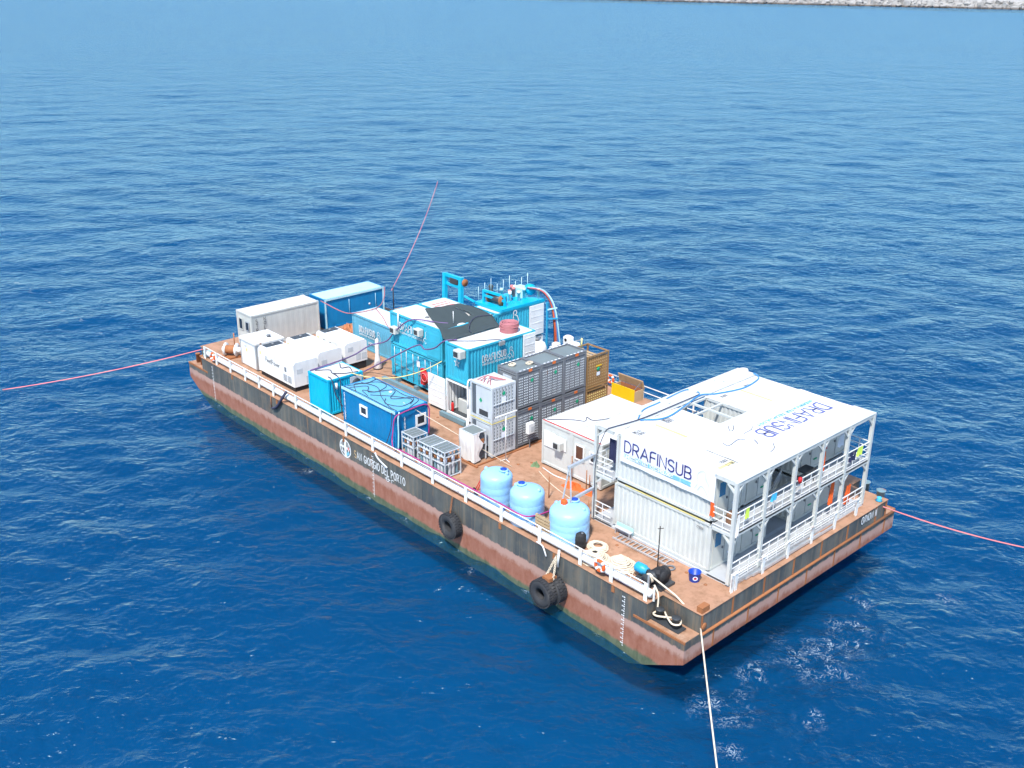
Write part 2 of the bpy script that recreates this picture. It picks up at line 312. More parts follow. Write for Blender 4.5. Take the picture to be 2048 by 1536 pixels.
# ------------------------------------------------------------------ the sea: one sheet, finer near the barge, coarser towards the horizon
def make_sea():
    rng = np.random.default_rng(3); cx, cy = 12.0, -16.0
    mid = math.atan2(.70, -.71); fine = np.linspace(mid-R(66), mid+R(66), 640); coarse = np.linspace(mid+R(66), mid-R(66)+2*math.pi, 150)[1:-1]
    th = np.concatenate([fine, coarse]); r = [.6]
    while r[-1] < 9000: r.append(r[-1]+max(.26, .0095*r[-1]))
    r = np.array(r); nr, na = len(r), len(th)
    Rr, T = np.meshgrid(r, th, indexing='ij'); X = cx+Rr*np.cos(T); Y = cy+Rr*np.sin(T); Z = np.zeros_like(X)
    N = 80; lam = np.exp(rng.uniform(np.log(1.3), np.log(15), N)); ang = WA+rng.normal(0, .6, N); k = 2*np.pi/lam
    slope = .023*np.where(lam < 5, 1, .42); A = slope/k; ph = rng.uniform(0, 2*np.pi, N)
    sp = np.maximum(.26, .0095*Rr)
    for i in range(N):
        fade = np.clip((lam[i]/sp-2.2)/2.5, 0, 1); q = k[i]*(X*np.cos(ang[i])+Y*np.sin(ang[i]))+ph[i]
        Z += A[i]*fade*(np.sin(q)+.28*np.sin(2*q+.6))
    V = np.stack([X, Y, Z+SEA], -1).reshape(-1, 3)
    i = np.arange(nr-1)[:, None]*na; a = np.arange(na)[None]; b = (np.arange(na)+1)[None] % na
    F = np.stack([i+a, i+na+a, i+na+b, i+b], -1).reshape(-1, 4); nv = len(V)
    V = np.vstack([V, [[cx, cy, SEA]]])
    me = bpy.data.meshes.new('sea'); fan = np.stack([np.full(na, nv), np.arange(na), (np.arange(na)+1) % na], -1)
    me.vertices.add(len(V)); me.vertices.foreach_set('co', V.astype('f').ravel())
    li = np.concatenate([F.ravel(), fan.ravel()]).astype('i'); me.loops.add(len(li)); me.loops.foreach_set('vertex_index', li)
    st = np.concatenate([np.arange(len(F))*4, len(F)*4+np.arange(na)*3]).astype('i'); me.polygons.add(len(st)); me.polygons.foreach_set('loop_start', st)
    me.polygons.foreach_set('use_smooth', np.ones(len(st), bool)); me.update(calc_edges=True); me.validate()
    me.materials.append(M['sea']); o = bpy.data.objects.new('sea', me); COL.objects.link(o); o['kind'] = 'structure'
make_sea()
m, t, p = NT('upwelling_sheet'); t.links.new(mixc(t, ramp(t, noise(t, .02, (1,1,0), 3), .35, .7), (.0004,.082,.21), (.0006,.097,.24)), p.inputs['Base Color']); p.inputs['Roughness'].default_value = 1; p.inputs['Specular IOR Level'].default_value = 0
o = MB().add([(-9000,-9000,SEA-3.2),(9000,-9000,SEA-3.2),(9000,9000,SEA-3.2),(-9000,9000,SEA-3.2)],[(0,1,2,3)]).build('upwelling_sheet', m); o['kind'] = 'structure'   # added sheet standing in for light scattered up from depth; catches the hull's shadow
# ------------------------------------------------------------------ breakwater on the far shore
def make_breakwater():
    a, b = Vector((-1060, 968, SEA)), Vector((-330, 1096, SEA)); d = (b-a).normalized(); nrm = Vector((-d.y, d.x, 0)); L = (b-a).length
    root = thing('breakwater', 'long pale rubble breakwater of rough blocks on the far shore, top right', 'breakwater', tuple(a+d*L/2))
    mb = MB(); pr = [(-2,-4),(3,1.5),(14,7),(24,9.5),(40,9.8),(70,9.8),(70,-4)]
    vs_ = []
    for s_ in (-200, L+500):
        for u, h in pr: q = a+d*s_+nrm*u; vs_.append((q.x,q.y,SEA+h))
    n = len(pr); mb.add(vs_, [(i, i+n, i+1+n, i+1) for i in range(n-1)]+[tuple(range(n)), tuple(range(2*n-1,n-1,-1))]); mb.build('mound', M['rock'], root)
    rng = random.Random(5); protos = []
    for k in range(7):
        bx = MB(); bx.bbox(-.5,.5,-.5,.5,-.5,.5,.09); v = [(x*(1+rng.uniform(-.25,.25)), y*(1+rng.uniform(-.25,.25)), z_*(1+rng.uniform(-.25,.25))) for x,y,z_ in bx.v]
        me = bpy.data.meshes.new('block'); me.from_pydata(v, [], bx.f); me.materials.append(M['rock']); protos.append(me)
    o0 = root.location; cnt = 0; s_ = 0
    while s_ < L and cnt < 298:
        for u, h in ((1,.4),(5.5,2.9),(10.5,5.6)):
            if cnt >= 298: break
            q = a+d*(s_+rng.uniform(-2.6,2.6))+nrm*(u+rng.uniform(-1.5,1.5)); o = bpy.data.objects.new('block', protos[rng.randrange(7)]); COL.objects.link(o)
            o.parent = root; o.location = (q.x-o0.x, q.y-o0.y, h+rng.uniform(-.5,.6)); sc = rng.uniform(3.4,6.6); o.scale = (sc*rng.uniform(.8,1.3), sc, sc*rng.uniform(.6,.95))
            o.rotation_euler = (rng.uniform(-.5,.5), rng.uniform(-.5,.5), rng.uniform(0,6.28)); cnt += 1
        s_ += 7.4
    sm = MB()                                                            # smaller rubble between the blocks
    for k in range(1500):
        s1 = rng.uniform(-150, L+400); u = rng.uniform(-.5, 15); q = a+d*s1+nrm*u; sz = rng.uniform(.9,2.3); h = .3+u*.52
        j = lambda: rng.uniform(.7,1.3)*sz
        sm.add([(q.x+j(),q.y+j(),SEA+h-sz),(q.x-j(),q.y+j(),SEA+h-sz),(q.x-j(),q.y-j(),SEA+h-sz),(q.x+j(),q.y-j(),SEA+h-sz),(q.x+j()*.5,q.y,SEA+h+j()*.6),(q.x-j()*.5,q.y+.3,SEA+h+j()*.7)],
               [(0,1,5,4),(1,2,5),(2,3,4,5),(3,0,4)])
    tag(sm.build('rubble', M['rock'], root), kind='stuff')
make_breakwater()
# ------------------------------------------------------------------ stroke lettering
def arc(cx, cy, rx, ry, a0, a1, n=10): return [(cx+rx*math.cos(R(a0+(a1-a0)*i/n)), cy+ry*math.sin(R(a0+(a1-a0)*i/n))) for i in range(n+1)]
GL = {
 'A': (.72, [[(0,0),(.36,1),(.72,0)], [(.13,.33),(.59,.33)]]),
 'B': (.58, [[(0,0),(0,1),(.3,1)]+arc(.3,.76,.24,.24,90,-90)+[(.02,.52)], [(.3,.52)]+arc(.32,.26,.26,.26,90,-90)+[(0,0)]]),
 'C': (.6, [arc(.34,.5,.34,.5,50,310,14)]),
 'D': (.62, [[(0,0),(0,1),(.26,1)]+arc(.26,.5,.36,.5,90,-90,12)+[(0,0)]]),
 'E': (.5, [[(.5,1),(0,1),(0,0),(.5,0)], [(0,.52),(.42,.52)]]),
 'F': (.5, [[(.5,1),(.14,1),(0,.88),(0,0)], [(0,.5),(.45,.5)]]),
 'G': (.64, [arc(.34,.5,.34,.5,50,340,14)+[(.64,.46),(.4,.46)]]),
 'H': (.6, [[(0,0),(0,1)],[(.6,0),(.6,1)],[(0,.5),(.6,.5)]]),
 'I': (.0, [[(0,0),(0,1)]]), 'L': (.46, [[(0,1),(0,0),(.46,0)]]), 'M': (.7, [[(0,0),(0,1),(.35,.4),(.7,1),(.7,0)]]),
 'N': (.6, [[(0,0),(0,1),(.6,0),(.6,1)]]), 'O': (.68, [arc(.34,.5,.34,.5,0,360,18)]),
 'P': (.55, [[(0,0),(0,1),(.28,1)]+arc(.28,.74,.26,.26,90,-90)+[(0,.48)]]),
 'R': (.58, [[(0,0),(0,1),(.28,1)]+arc(.28,.74,.26,.26,90,-90)+[(0,.48)], [(.26,.48),(.58,0)]]),
 'S': (.54, [arc(.27,.75,.27,.25,30,270,9)+arc(.27,.25,.27,.25,90,-150,9)]),
 'T': (.6, [[(0,1),(.6,1)],[(.3,1),(.3,0)]]), 'U': (.58, [[(0,1),(0,.3)]+arc(.29,.3,.29,.3,180,360,9)+[(.58,1)]]),
 'V': (.64, [[(0,1),(.32,0),(.64,1)]]), 'W': (.9, [[(0,1),(.22,0),(.45,.8),(.68,0),(.9,1)]]), 'Y': (.6, [[(0,1),(.3,.5),(.6,1)],[(.3,.5),(.3,0)]]),
 '0': (.5, [arc(.25,.5,.25,.5,0,360,14)]), '1': (.2, [[(0,.8),(.2,1),(.2,0)]]), '2': (.5, [arc(.25,.74,.25,.26,160,-30,8)+[(0,0),(.5,0)]]),
 '7': (.5, [[(0,1),(.5,1),(.15,0)]]), '9': (.5, [arc(.25,.72,.25,.28,0,360,12)+[(.5,.6),(.3,0)]]), '6': (.5, [arc(.25,.28,.25,.28,0,360,12),[(.02,.3),(.25,1)]]),
 'e': (.42, [[(0,.3),(.42,.3)]+arc(.21,.28,.21,.28,10,310,10)]), 'l': (0, [[(0,0),(0,1)]]), 't': (.28, [[(.14,.9),(.14,0),(.28,0)],[(0,.62),(.28,.62)]]),
 'o': (.42, [arc(.21,.28,.21,.28,0,360,12)]), 'w': (.6, [[(0,.58),(.15,0),(.3,.5),(.45,0),(.6,.58)]]), 'r': (.26, [[(0,0),(0,.58)],[(0,.4),(.12,.56),(.26,.58)]]),
 'Z': (.55, [[(0,1),(.55,1),(0,0),(.55,0)]]), '-': (.3, [[(0,.45),(.3,.45)]]),
}
def ribbon(mb, pl, o, u, v, wd):
    pl = [Vector(p) for p in pl]; n = len(pl)
    if n < 2: return
    closed = (pl[0]-pl[-1]).length < 1e-4 and n > 3
    L_, Rg = [], []
    for i in range(n):
        if closed and i in (0, n-1): a, b = (pl[0]-pl[-2]).normalized(), (pl[1]-pl[0]).normalized()
        else: a = (pl[i]-pl[i-1]).normalized() if i > 0 else (pl[1]-pl[0]).normalized(); b = (pl[i+1]-pl[i]).normalized() if i < n-1 else a
        if a.length < .5: a = b
        if b.length < .5: b = a
        tn = (a+b); tn = tn.normalized() if tn.length > .2 else b; nm = Vector((-tn.y, tn.x)); s_ = min(2.0, 1/max(.35, nm.dot(Vector((-b.y, b.x)))))
        q = pl[i]
        if not closed and i == 0: q = q-a*wd*.35
        if not closed and i == n-1: q = q+b*wd*.35
        L_.append(q+nm*wd/2*s_); Rg.append(q-nm*wd/2*s_)
    W3 = lambda q: o+u*q.x+v*q.y
    mb.add([W3(q) for q in L_]+[W3(q) for q in Rg], [(i, n+i, n+i+1, i+1) for i in range(n-1)])
def text(mb, s_, o, u, v, h, wd, gap=.22, xs=1.0, serif=0):
    o, u, v = Vector(o), Vector(u), Vector(v); x = 0
    for ch in s_:
        if ch == ' ': x += .45*xs*h; continue
        w_, pls = GL[ch]
        for j, pl in enumerate(pls):
            ribbon(mb, [(x+px*xs*h, py*h) for px, py in pl], o, u, v, wd)
            if serif:
                for e in (pl[0], pl[-1]):
                    if e[1] in (0,1) and pl[0] != pl[-1]: ribbon(mb, [(x+e[0]*xs*h-serif*h, abs(e[1]-.03)*h), (x+e[0]*xs*h+serif*h, abs(e[1]-.03)*h)], o+v*0, u, v, wd*.7)
        x += (w_*xs+gap)*h
    return x
def text_w(s_, h, gap=.22, xs=1.0): return sum((.45*xs*h if c == ' ' else (GL[c][0]*xs+gap)*h) for c in s_)
ux, uy, uz = Vector((1,0,0)), Vector((0,1,0)), Vector((0,0,1))
# ------------------------------------------------------------------ the barge
BX0, BW = -49.8, 19.3
barge = thing('barge', 'long rusty black and red flat deck barge moored in the sea', 'barge', (-24.9, 9.65, SEA))
NX, NY = 2.35, 1.15
plan = [(BX0+NX,0),(-NX,0),(-NX,NY),(0,NY),(0,BW-NY),(-NX,BW-NY),(-NX,BW),(BX0+NX,BW),(BX0+NX,BW-NY),(BX0,BW-NY),(BX0,NY),(BX0+NX,NY)]
hb = MB(); n = len(plan)
for i in range(n):                                                        # upper strake, cut into ~3 m plates
    (xa,ya),(xb,yb) = plan[i], plan[(i+1)%n]; hb.add([(xa,ya,-1.05),(xb,yb,-1.05),(xb,yb,-.03),(xa,ya,-.03)], [(0,1,2,3)])
sec = [(BX0,-1.05),(0,-1.05),(0,-2.25),(-2.2,-3.45),(-3.3,-3.95),(BX0+3.3,-3.95),(BX0+2.2,-3.45),(BX0,-2.25)]
vs_ = [(x,0,z_) for x,z_ in sec]+[(x,BW,z_) for x,z_ in sec]; n = len(sec)
hb.add(vs_, [tuple(range(n)), tuple(range(2*n-1,n-1,-1))]+[((k+1)%n, k, n+k, n+(k+1)%n) for k in range(n)]); hull = hb.build('hull', M['hull'], barge)
dp = [(x+(.05 if x > -25 else -.05), y+(.05 if y > 9 else -.05)) for x,y in plan]
db = MB(); db.prism(dp, -.032, 0); deck = db.build('deck', M['deck'], barge)
for k in range(4):                                                       # rusty floors of the four mooring recesses
    x0 = -NX+.02 if k%2 == 0 else BX0+.02; y0 = .02 if k < 2 else BW-NY+.02
    mb = MB(); mb.box(x0, x0+NX-.04, y0, y0+NY-.04, -1.046, -1.035); mb.build('recess_floor', M['deck'], barge)
    mb = MB(); xe = .03 if k%2 == 0 else BX0-.03; ye = -.03 if k < 2 else BW+.03
    mb.box(x0-.8 if k%2 == 0 else x0, (x0+NX) if k%2 == 0 else x0+NX+.8, min(ye, ye+(.06 if k < 2 else -.06)), max(ye, ye+(.06 if k < 2 else -.06)), -1.13, -1.0); mb.build('rubbing_edge', M['rust'], barge)
mb = MB(); mb.tube([(.02,NY,-1.12),(.02,BW-.1,-1.12)], .085, 8); mb.build('rubbing_bar', M['rust'], barge)
for y in (NY+.05, 3.6, 6.2, 8.8, 11.4, 14.0, 17.0, BW-NY-.05):
    mb = MB(); mb.box(-.02,.035, y-.05,y+.05, -1.05,-.05); mb.build('rib', M['rust'], barge)
for y in (2.2, 5.0, 7.6, 10.2, 12.9, 15.6, 18.2):
    mb = MB(); mb.box(-.02,.03, y-.045,y+.045, -2.2,-1.2); mb.build('rib', M['rust'], barge)
for x in (-36.2,-27.9,-12.8,-8.6,-4.5,-42.6): mb = MB(); mb.box(x-.09,x+.09,-.045,0,-.42,-.08); mb.build('side_lug', M['rust'], barge)
# near side rail: plates, fat pipe and thin top rail
for x in (-46.95,-45.1,-42.95,-40.75,-38.75,-36.77,-33.8,-30.75,-27.75,-24.8,-21.8,-18.8,-15.8,-12.8,-9.8,-6.85,-4.75,-2.55):
    mb = MB(); mb.box(x-.11,x+.11,.06,.085,0,.98); mb.box(x-.02,x+.02,.085,.2,0,.9); mb.build('rail_post', M['rail_white'], barge)
mb = MB(); mb.tube([(x,.31,.37) for x in np.linspace(-47.1,-2.35,40)], .2, 14); mb.build('fat_pipe_rail', M['rail_white'], barge)
for a_, b_ in ((-46.95,-33.8),(-33.8,-21.8),(-21.8,-9.8),(-9.8,-2.55)): mb = MB(); mb.tube(spline([(a_,.115,.94),((a_+b_)/2,.12,.92),(b_,.115,.94)],6), .032, 6); mb.build('top_rail', M['rail_white'], barge)
mb = MB(); mb.bar((-2.25,.35,0),(-2.25,.35,.75),.07); mb.build('rail_post', M['rail_white'], barge)
mb = MB(); mb.bar((-2.75,.5,0),(-2.75,.5,1.15),.07); mb.build('rail_post', M['steel'], barge)
# end rail in front of the cabins
for y in (3.70,4.0,6.25,8.42,10.62,12.86,15.08):
    mb = MB(); mb.box(-.20,-.175,y-.1,y+.1,0,1.05); mb.box(-.3,-.2,y-.02,y+.02,0,1); mb.build('rail_post', M['rail_white'], barge)
for z_ in (1.0,): mb = MB(); mb.tube([(-.16,3.6,z_),(-.16,15.2,z_)], .03, 6); mb.build('end_rail', M['rail_white'], barge)
# far side rail
for x in np.arange(-23.5,-10,2.2): mb = MB(); mb.box(x-.06,x+.06,19.1,19.13,0,1.0); mb.build('rail_post', M['rail_white'], barge)
for z_ in (1.0,.55): mb = MB(); mb.tube([(-23.6,19.08,z_),(-10.4,19.08,z_)], .035, 6); mb.build('far_rail', M['rail_white'], barge)
# bollards welded in the recesses and on the deck
def bollard(x, y, z_, r, h, mt): mb = MB(); mb.lathe([(r,0),(r,h-.08),(r*1.18,h-.06),(r*1.2,h-.02),(r*1.05,h)], (x,y,z_), 18); return mb.build('bollard', mt, barge)
for x in (-2.05,-1.05): bollard(x,.62,-1.035,.19,.62,M['grey_dark'])
mb = MB(); mb.box(-2.45,-.65,.32,.92,-1.035,-.97); mb.build('bollard_base', M['grey_dark'], barge)
for x,y in ((-1.65,18.62),(-.50,18.3)): bollard(x,y,-1.035,.23,1.4,M['skid'])
for x in (-49.2,-48.5): bollard(x,.55,-1.035,.17,.75,M['rust'])
mb = MB(); mb.lathe([(.14,-.2),(.2,-.16),(.13,0),(.2,.16),(.14,.2)], (-.12,1.36,-.72), 12, 'x'); mb.build('fairlead', M['rust'], barge)
mb = MB(); mb.box(-.35,-.02,1.2,1.75,0,.3); mb.build('fairlead_block', M['rust'], barge)
# writing on the hull
mb = MB(); hw = .5; full = text_w('SAN GIORGIO DEL PORTO', hw, .24, .8)
ks = 5.45/full
x_s = text_w('S', hw, .24, .8)*ks
text(mb, 'AN GIORGIO DEL PORTO', (-26.75+x_s,-.012,-1.13), ux*ks, uz, hw, .07, .24, .8, .07); mb.build('ship_lettering', M['letter_white'], barge)
mb = MB(); text(mb, 'S', (-26.75,-.012,-1.13), ux*ks, uz, hw, .07, .24, .8, .07); mb.build('ship_lettering', M['letter_rust'], barge)
mb = MB(); text(mb, 'ORION II', (.045,15.4,-.60), uy*(1.7/text_w('ORION II',.44,.22,.62)), uz, .44, .06, .22, .62, .05); mb.build('ship_lettering', M['letter_white'], barge)
mb = MB(); ribbon(mb, arc(0,0,.60,.60,0,360,32), Vector((-27.78,-.012,-.86)), ux, uz, .09); ribbon(mb, [(0,-.5),(0,.5)], Vector((-27.78,-.010,-.86)), ux, uz, .26)
ribbon(mb, [(-.5,.06),(.45,.06)], Vector((-27.78,-.008,-.86)), ux, uz, .16); ribbon(mb, [(-.38,-.32),(-.38,.35)], Vector((-27.78,-.007,-.86)), ux, uz, .07); ribbon(mb, [(.33,-.3),(.33,.38)], Vector((-27.78,-.006,-.86)), ux, uz, .07)
ribbon(mb, arc(0,.05,.42,.42,200,340,12), Vector((-27.78,-.009,-.86)), ux, uz, .07); emb = mb.build('emblem', M['letter_white'], barge)
mb = MB(); ribbon(mb, [(.2,-.38),(.36,-.22)], Vector((-27.78,-.013,-.86)), ux, uz, .2); mb.build('emblem_wedge', M['teal'], emb)
mb = MB(); ribbon(mb, [(.34,.1),(.42,.02)], Vector((-27.78,-.013,-.86)), ux, uz, .16); mb.build('emblem_wedge', M['pink'], emb)
for x in (-3.76,-24.72,-45.75):
    mb = MB()
    for i in range(22):
        z_ = -.32-i*.132
        mb.add([(x-.045+(.04 if i%2 else 0),-.011,z_),(x+.055,-.011,z_),(x+.055,-.011,z_-.07),(x-.045+(.04 if i%2 else 0),-.011,z_-.07)], [(3,2,1,0)])
        if i%2 == 0: mb.add([(x-.13,-.011,z_),(x-.07,-.011,z_),(x-.07,-.011,z_-.07),(x-.13,-.011,z_-.07)], [(3,2,1,0)])
    mb.build('draught_marks', M['letter_white'], barge)
mb = MB(); ribbon(mb, arc(0,0,.15,.15,0,360,16), Vector((-23.2,-.011,-1.35)), ux, uz, .05); ribbon(mb, [(-.26,0),(.26,0)], Vector((-23.2,-.012,-1.35)), ux, uz, .05); ribbon(mb, [(.42,-.12),(.42,.1),(.62,.1)], Vector((-23.2,-.011,-1.35)), ux, uz, .045); mb.build('load_line_mark', M['letter_white'], barge)
# small things lying flush on the deck
mb = MB(); rg = random.Random(2)
for k in range(70):
    x, y = rg.uniform(-48,-1), rg.uniform(.6,18.6); mb.lathe([(.09,0),(.09,.02),(.05,.03)], (x,y,0), 8)
tag(mb.build('deck_sockets', M['rust'], barge), kind='stuff')

# ------------------------------------------------------------------ containers
DIV = [[arc(.62,1.05,.16,.17,-60,230,10)], [[(.5,.9),(.42,.6),(.2,.45),(.05,.1)]], [[(.62,.88),(.85,.75),(.98,.4),(.9,0)]], [[(.42,.6),(.62,.45),(.8,.1)]], [[(.3,.3),(.45,.05),(.6,.2)]]]
def diver(mb, o, u, v, h, wd):                                            # thin line drawing beside the company name
    for g_ in DIV:
        for pl in g_: ribbon(mb, [(x*h, y*h) for x,y in pl], Vector(o), u, v, wd)
def company(parent, o, u, v, h, wd, mt, sub=True, dv=True, nrm=None, xs=1.0):
    u, v = Vector(u), Vector(v); o = Vector(o); mb = MB(); x = text(mb, 'DRAFINSUB', o, u, v, h, wd, .2, xs); mb.build('company_lettering', mt, parent)
    if sub:
        mb = MB(); wdt = x-.1*h; sh = h*.26; text(mb, 'UNDERWATER TECHNOLOGY', o-v*h*.48, u*(wdt/text_w('UNDERWATER TECHNOLOGY', sh, .3)), v, sh, max(.02,wd*.42), .3); mb.build('small_lettering', mt, parent)
    if dv: mb = MB(); diver(mb, o+u*(x-.15*h)-v*h*.7, u, v, h*1.5, wd*.6); mb.build('diver_drawing', mt, parent)
    return x
def ac_unit(parent, x, y, z_, ax, w_=.62, d=.42, h=.48):                   # window air conditioner sticking out of a wall facing -y or +x
    mb = MB()
    if ax == '-y': mb.bbox(x-w_/2,x+w_/2,y-d,y,z_-h/2,z_+h/2,.03)
    else: mb.bbox(x,x+d,y-w_/2,y+w_/2,z_-h/2,z_+h/2,.03)
    o = mb.build('air_conditioner', M['cream2'], parent); mb = MB()
    if ax == '-y':
        mb.box(x-w_*.42,x+w_*.18,y-d-.012,y-d-.002,z_-h*.36,z_+h*.30)
        for k in range(5): zz = z_-h*.3+k*h*.13; mb.box(x-w_*.42,x+w_*.18,y-d-.022,y-d-.012,zz,zz+.015)
    else: mb.box(x+d+.002,x+d+.012,y-w_*.4,y+w_*.15,z_-h*.36,z_+h*.3)
    mb.build('grille', M['grey_dark'], o); return o
def window(parent, c, w_, h, face, glass, fr='white', wf=.09):
    x, y, z_ = c; mb = MB(); g_ = MB()
    if face == '-y':
        for (a,b,c0,c1) in ((-w_/2,w_/2,h/2-wf,h/2),(-w_/2,w_/2,-h/2,-h/2+wf),(-w_/2,-w_/2+wf,-h/2+wf,h/2-wf),(w_/2-wf,w_/2,-h/2+wf,h/2-wf)): mb.box(x+a,x+b,y-.045,y+.01,z_+c0,z_+c1)
        g_.box(x-w_/2+wf,x+w_/2-wf,y-.02,y+.005,z_-h/2+wf,z_+h/2-wf)
    else:
        for (a,b,c0,c1) in ((-w_/2,w_/2,h/2-wf,h/2),(-w_/2,w_/2,-h/2,-h/2+wf),(-w_/2,-w_/2+wf,-h/2+wf,h/2-wf),(w_/2-wf,w_/2,-h/2+wf,h/2-wf)): mb.box(x-.01,x+.045,y+a,y+b,z_+c0,z_+c1)
        g_.box(x-.005,x+.02,y-w_/2+wf,y+w_/2-wf,z_-h/2+wf,z_+h/2-wf)
    o = mb.build('window', M[fr], parent); g_.build('pane', M[glass], o); return o
def frame_box(t_, x0,x1,y0,y1,z0,z1, mt, p=.13, cast=True, name='frame'):   # corner posts, rails and castings of a container
    mb = MB()
    for x in (x0,x1-p):
        for y in (y0,y1-p): mb.box(x,x+p,y,y+p,z0+.1,z1-.1)
    for z_ in ((z0+.02,z0+.16),(z1-.13,z1-.005)):
        for y in (y0+.004,y1-.084): mb.box(x0+p,x1-p,y,y+.08,*z_)
        for x in (x0+.004,x1-.084): mb.box(x,x+.08,y0+p,y1-p,*z_)
    o = mb.build(name, mt, t_)
    if cast:
        mb = MB()
        for x in (x0-.004,x1-.156):
            for y in (y0-.004,y1-.166):
                for z_ in (z0,z1-.11): mb.box(x,x+.16,y,y+.17,z_,z_+.115)
        tag(mb.build('corner_castings', mt, o), kind='stuff')
    return o
def container(name, label, x0,x1,y0,y1,z0,z1, wall, roof, group='shipping containers on the deck', cat='container', smooth=False, skip=(), pitch=.28, dep=.036):
    t_ = thing(name, label, cat, ((x0+x1)/2,(y0+y1)/2,z0), group)
    frame_box(t_, x0,x1,y0,y1,z0,z1, M[wall])
    e = .05
    for side, p, q, out in (('-y',(x0+.13,y0+e),(x1-.13,y0+e),(0,-1)), ('+y',(x0+.13,y1-e),(x1-.13,y1-e),(0,1)), ('-x',(x0+e,y0+.13),(x0+e,y1-.13),(-1,0)), ('+x',(x1-e,y0+.13),(x1-e,y1-.13),(1,0))):
        if side in skip: continue
        mb = MB(); mb.corr(p, q, z0+.12, z1-.11, out, .006 if smooth else dep, .5 if smooth else pitch); mb.build('wall_panel', M[wall], t_)
    mb = MB(); mb.box(x0+.085,x1-.085,y0+.085,y1-.085,z1-.09,z1-.018); mb.build('roof', M[roof], t_)
    mb = MB(); mb.box(x0+.09,x1-.09,y0+.09,y1-.09,z0+.05,z0+.12); mb.build('floor', M['grey_dark'], t_)
    return t_
def vtext(parent, s_, o, u, h, wd, mt, step=1.35):
    mb = MB()
    for i, ch in enumerate(s_): text(mb, ch, Vector(o)-uz*(i*h*step), u, uz, h, wd)
    mb.build('stacked_lettering', mt, parent)
# white office at the left end
W1 = container('office_cabin', 'pale grey-white office cabin at the left end of the deck beside the blue one', -48.6,-46.27,3.86,10.05,0,2.75,'cream2','roof_white', group='cabins on the deck', cat='cabin', smooth=True)
window(W1,(-47.95,3.87,1.75),.6,.95,'-y','glass','cream2',.05); window(W1,(-46.95,3.87,1.75),.55,.75,'-y','glass','steel',.05)
vtext(W1,'STRU',(-46.24,4.25,2.1),uy,.27,.05,M['letter_dark']); vtext(W1,'NOLE',(-46.24,4.95,2.2),uy,.25,.05,M['letter_dark'])
# deep blue long cabin
B1 = container('storage_cabin', 'deep blue long cabin with pale ice-blue roof at the far left corner', -48.9,-46.61,10.8,16.8,0,2.6,'blue','ice', group='cabins on the deck', cat='cabin', smooth=True)
mb = MB(); mb.box(-46.60,-46.585,10.8,10.95,0,2.6); mb.box(-46.60,-46.585,16.65,16.8,0,2.6); mb.box(-46.61,-46.57,10.95,16.65,2.44,2.6); mb.build('trim', M['ice'], B1)
mb = MB(); mb.lathe([(.09,0),(.09,.03)],(-46.66,15.3,1.35),12,'x'); mb.build('vent_cap', M['white'], B1)
for y in (13.2,15.9): mb = MB(); mb.tube([(-46.58,y,.9),(-46.58,y,2.2)],.02,5); mb.build('conduit', M['ice'], B1)
# C1 faded cyan
C1 = container('shipping_container', 'faded cyan container with white roof behind the generators, half hidden by the tall stack', -42.1,-36.1,10.47,12.9,.0,2.65,'cyan_pale','roof_white')
company(C1,(-41.15,10.455,1.35),ux,uz,.5,.06,M['letter_white'],xs=.55)
mb = MB(); text(mb,'UNDERWATER',(-40.0,10.455,.62),ux*.9,uz,.16,.035); mb.build('small_lettering', M['letter_white'], C1)
# C2 stack
C2a = container('shipping_container', 'cyan container with upright locking bars, the lower one of the tall stack', -34.0,-28.1,8.36,10.8,.32,2.72,'cyan','cyan', skip=('-y',))
mb = MB()                                                                # doors of the lower box: pressed panels
for k in range(4):
    x0 = -33.85+k*1.40; mb = MB(); mb.box(x0,x0+1.38,8.40,8.46,.5,2.55); dr = mb.build('door', M['cyan'], C2a)
    for zz in (.75,1.2,1.65,2.1): mb = MB(); mb.box(x0+.12,x0+1.26,8.375,8.40,zz,zz+.22); mb.build('pressed_panel', M['cyan'], dr)
    for xx in (x0+.28,x0+1.06):
        mb = MB(); mb.tube([(xx,8.345,.48),(xx,8.345,2.6)],.028,6); mb.box(xx-.02,xx+.28,8.33,8.36,1.25,1.30); mb.build('locking_bar', M['steel'], dr)
mb = MB(); mb.box(-30.95,-30.6,8.33,8.345,1.8,2.25); mb.build('notice', M['paper'], C2a)
C2b = container('shipping_container', 'cyan container with two air conditioners, the upper one of the tall stack', -34.0,-28.1,8.36,10.8,2.78,5.2,'cyan','roof_dirty', skip=())
company(C2b,(-32.85,8.345,4.1),ux,uz,.52,.06,M['letter_white'],xs=.72)
ac_unit(C2b,-33.2,8.36,4.0,'-y'); ac_unit(C2b,-30.4,8.36,4.55,'-y')
mb = MB(); mb.box(-29.75,-28.25,8.33,8.42,2.95,5.05); dr = mb.build('door', M['cyan'], C2b)
for zz in (3.05,3.6,4.1,4.6): mb = MB(); mb.box(-29.65,-28.35,8.315,8.33,zz,zz+.06); mb.build('pressed_panel', M['cyan'], dr)
mb = MB(); mb.tube([(-32.9,8.25,4.15),(-32.85,8.25,5.35)],.05,8); mb.build('pipe', M['white'], C2b)
mb = MB()
for x,y in ((-31.0,9.4),(-30.6,9.8),(-31.3,9.9)): mb.lathe([(.16,0),(.16,.05),(.07,.09)],(x,y,5.185),10)
mb.build('roof_vents', M['grey'], C2b)
mb = MB(); mb.tube([(-28.7,9.9,5.19),(-28.7,9.9,6.1)],.025,6); mb.build('aerial', M['white'], C2b)
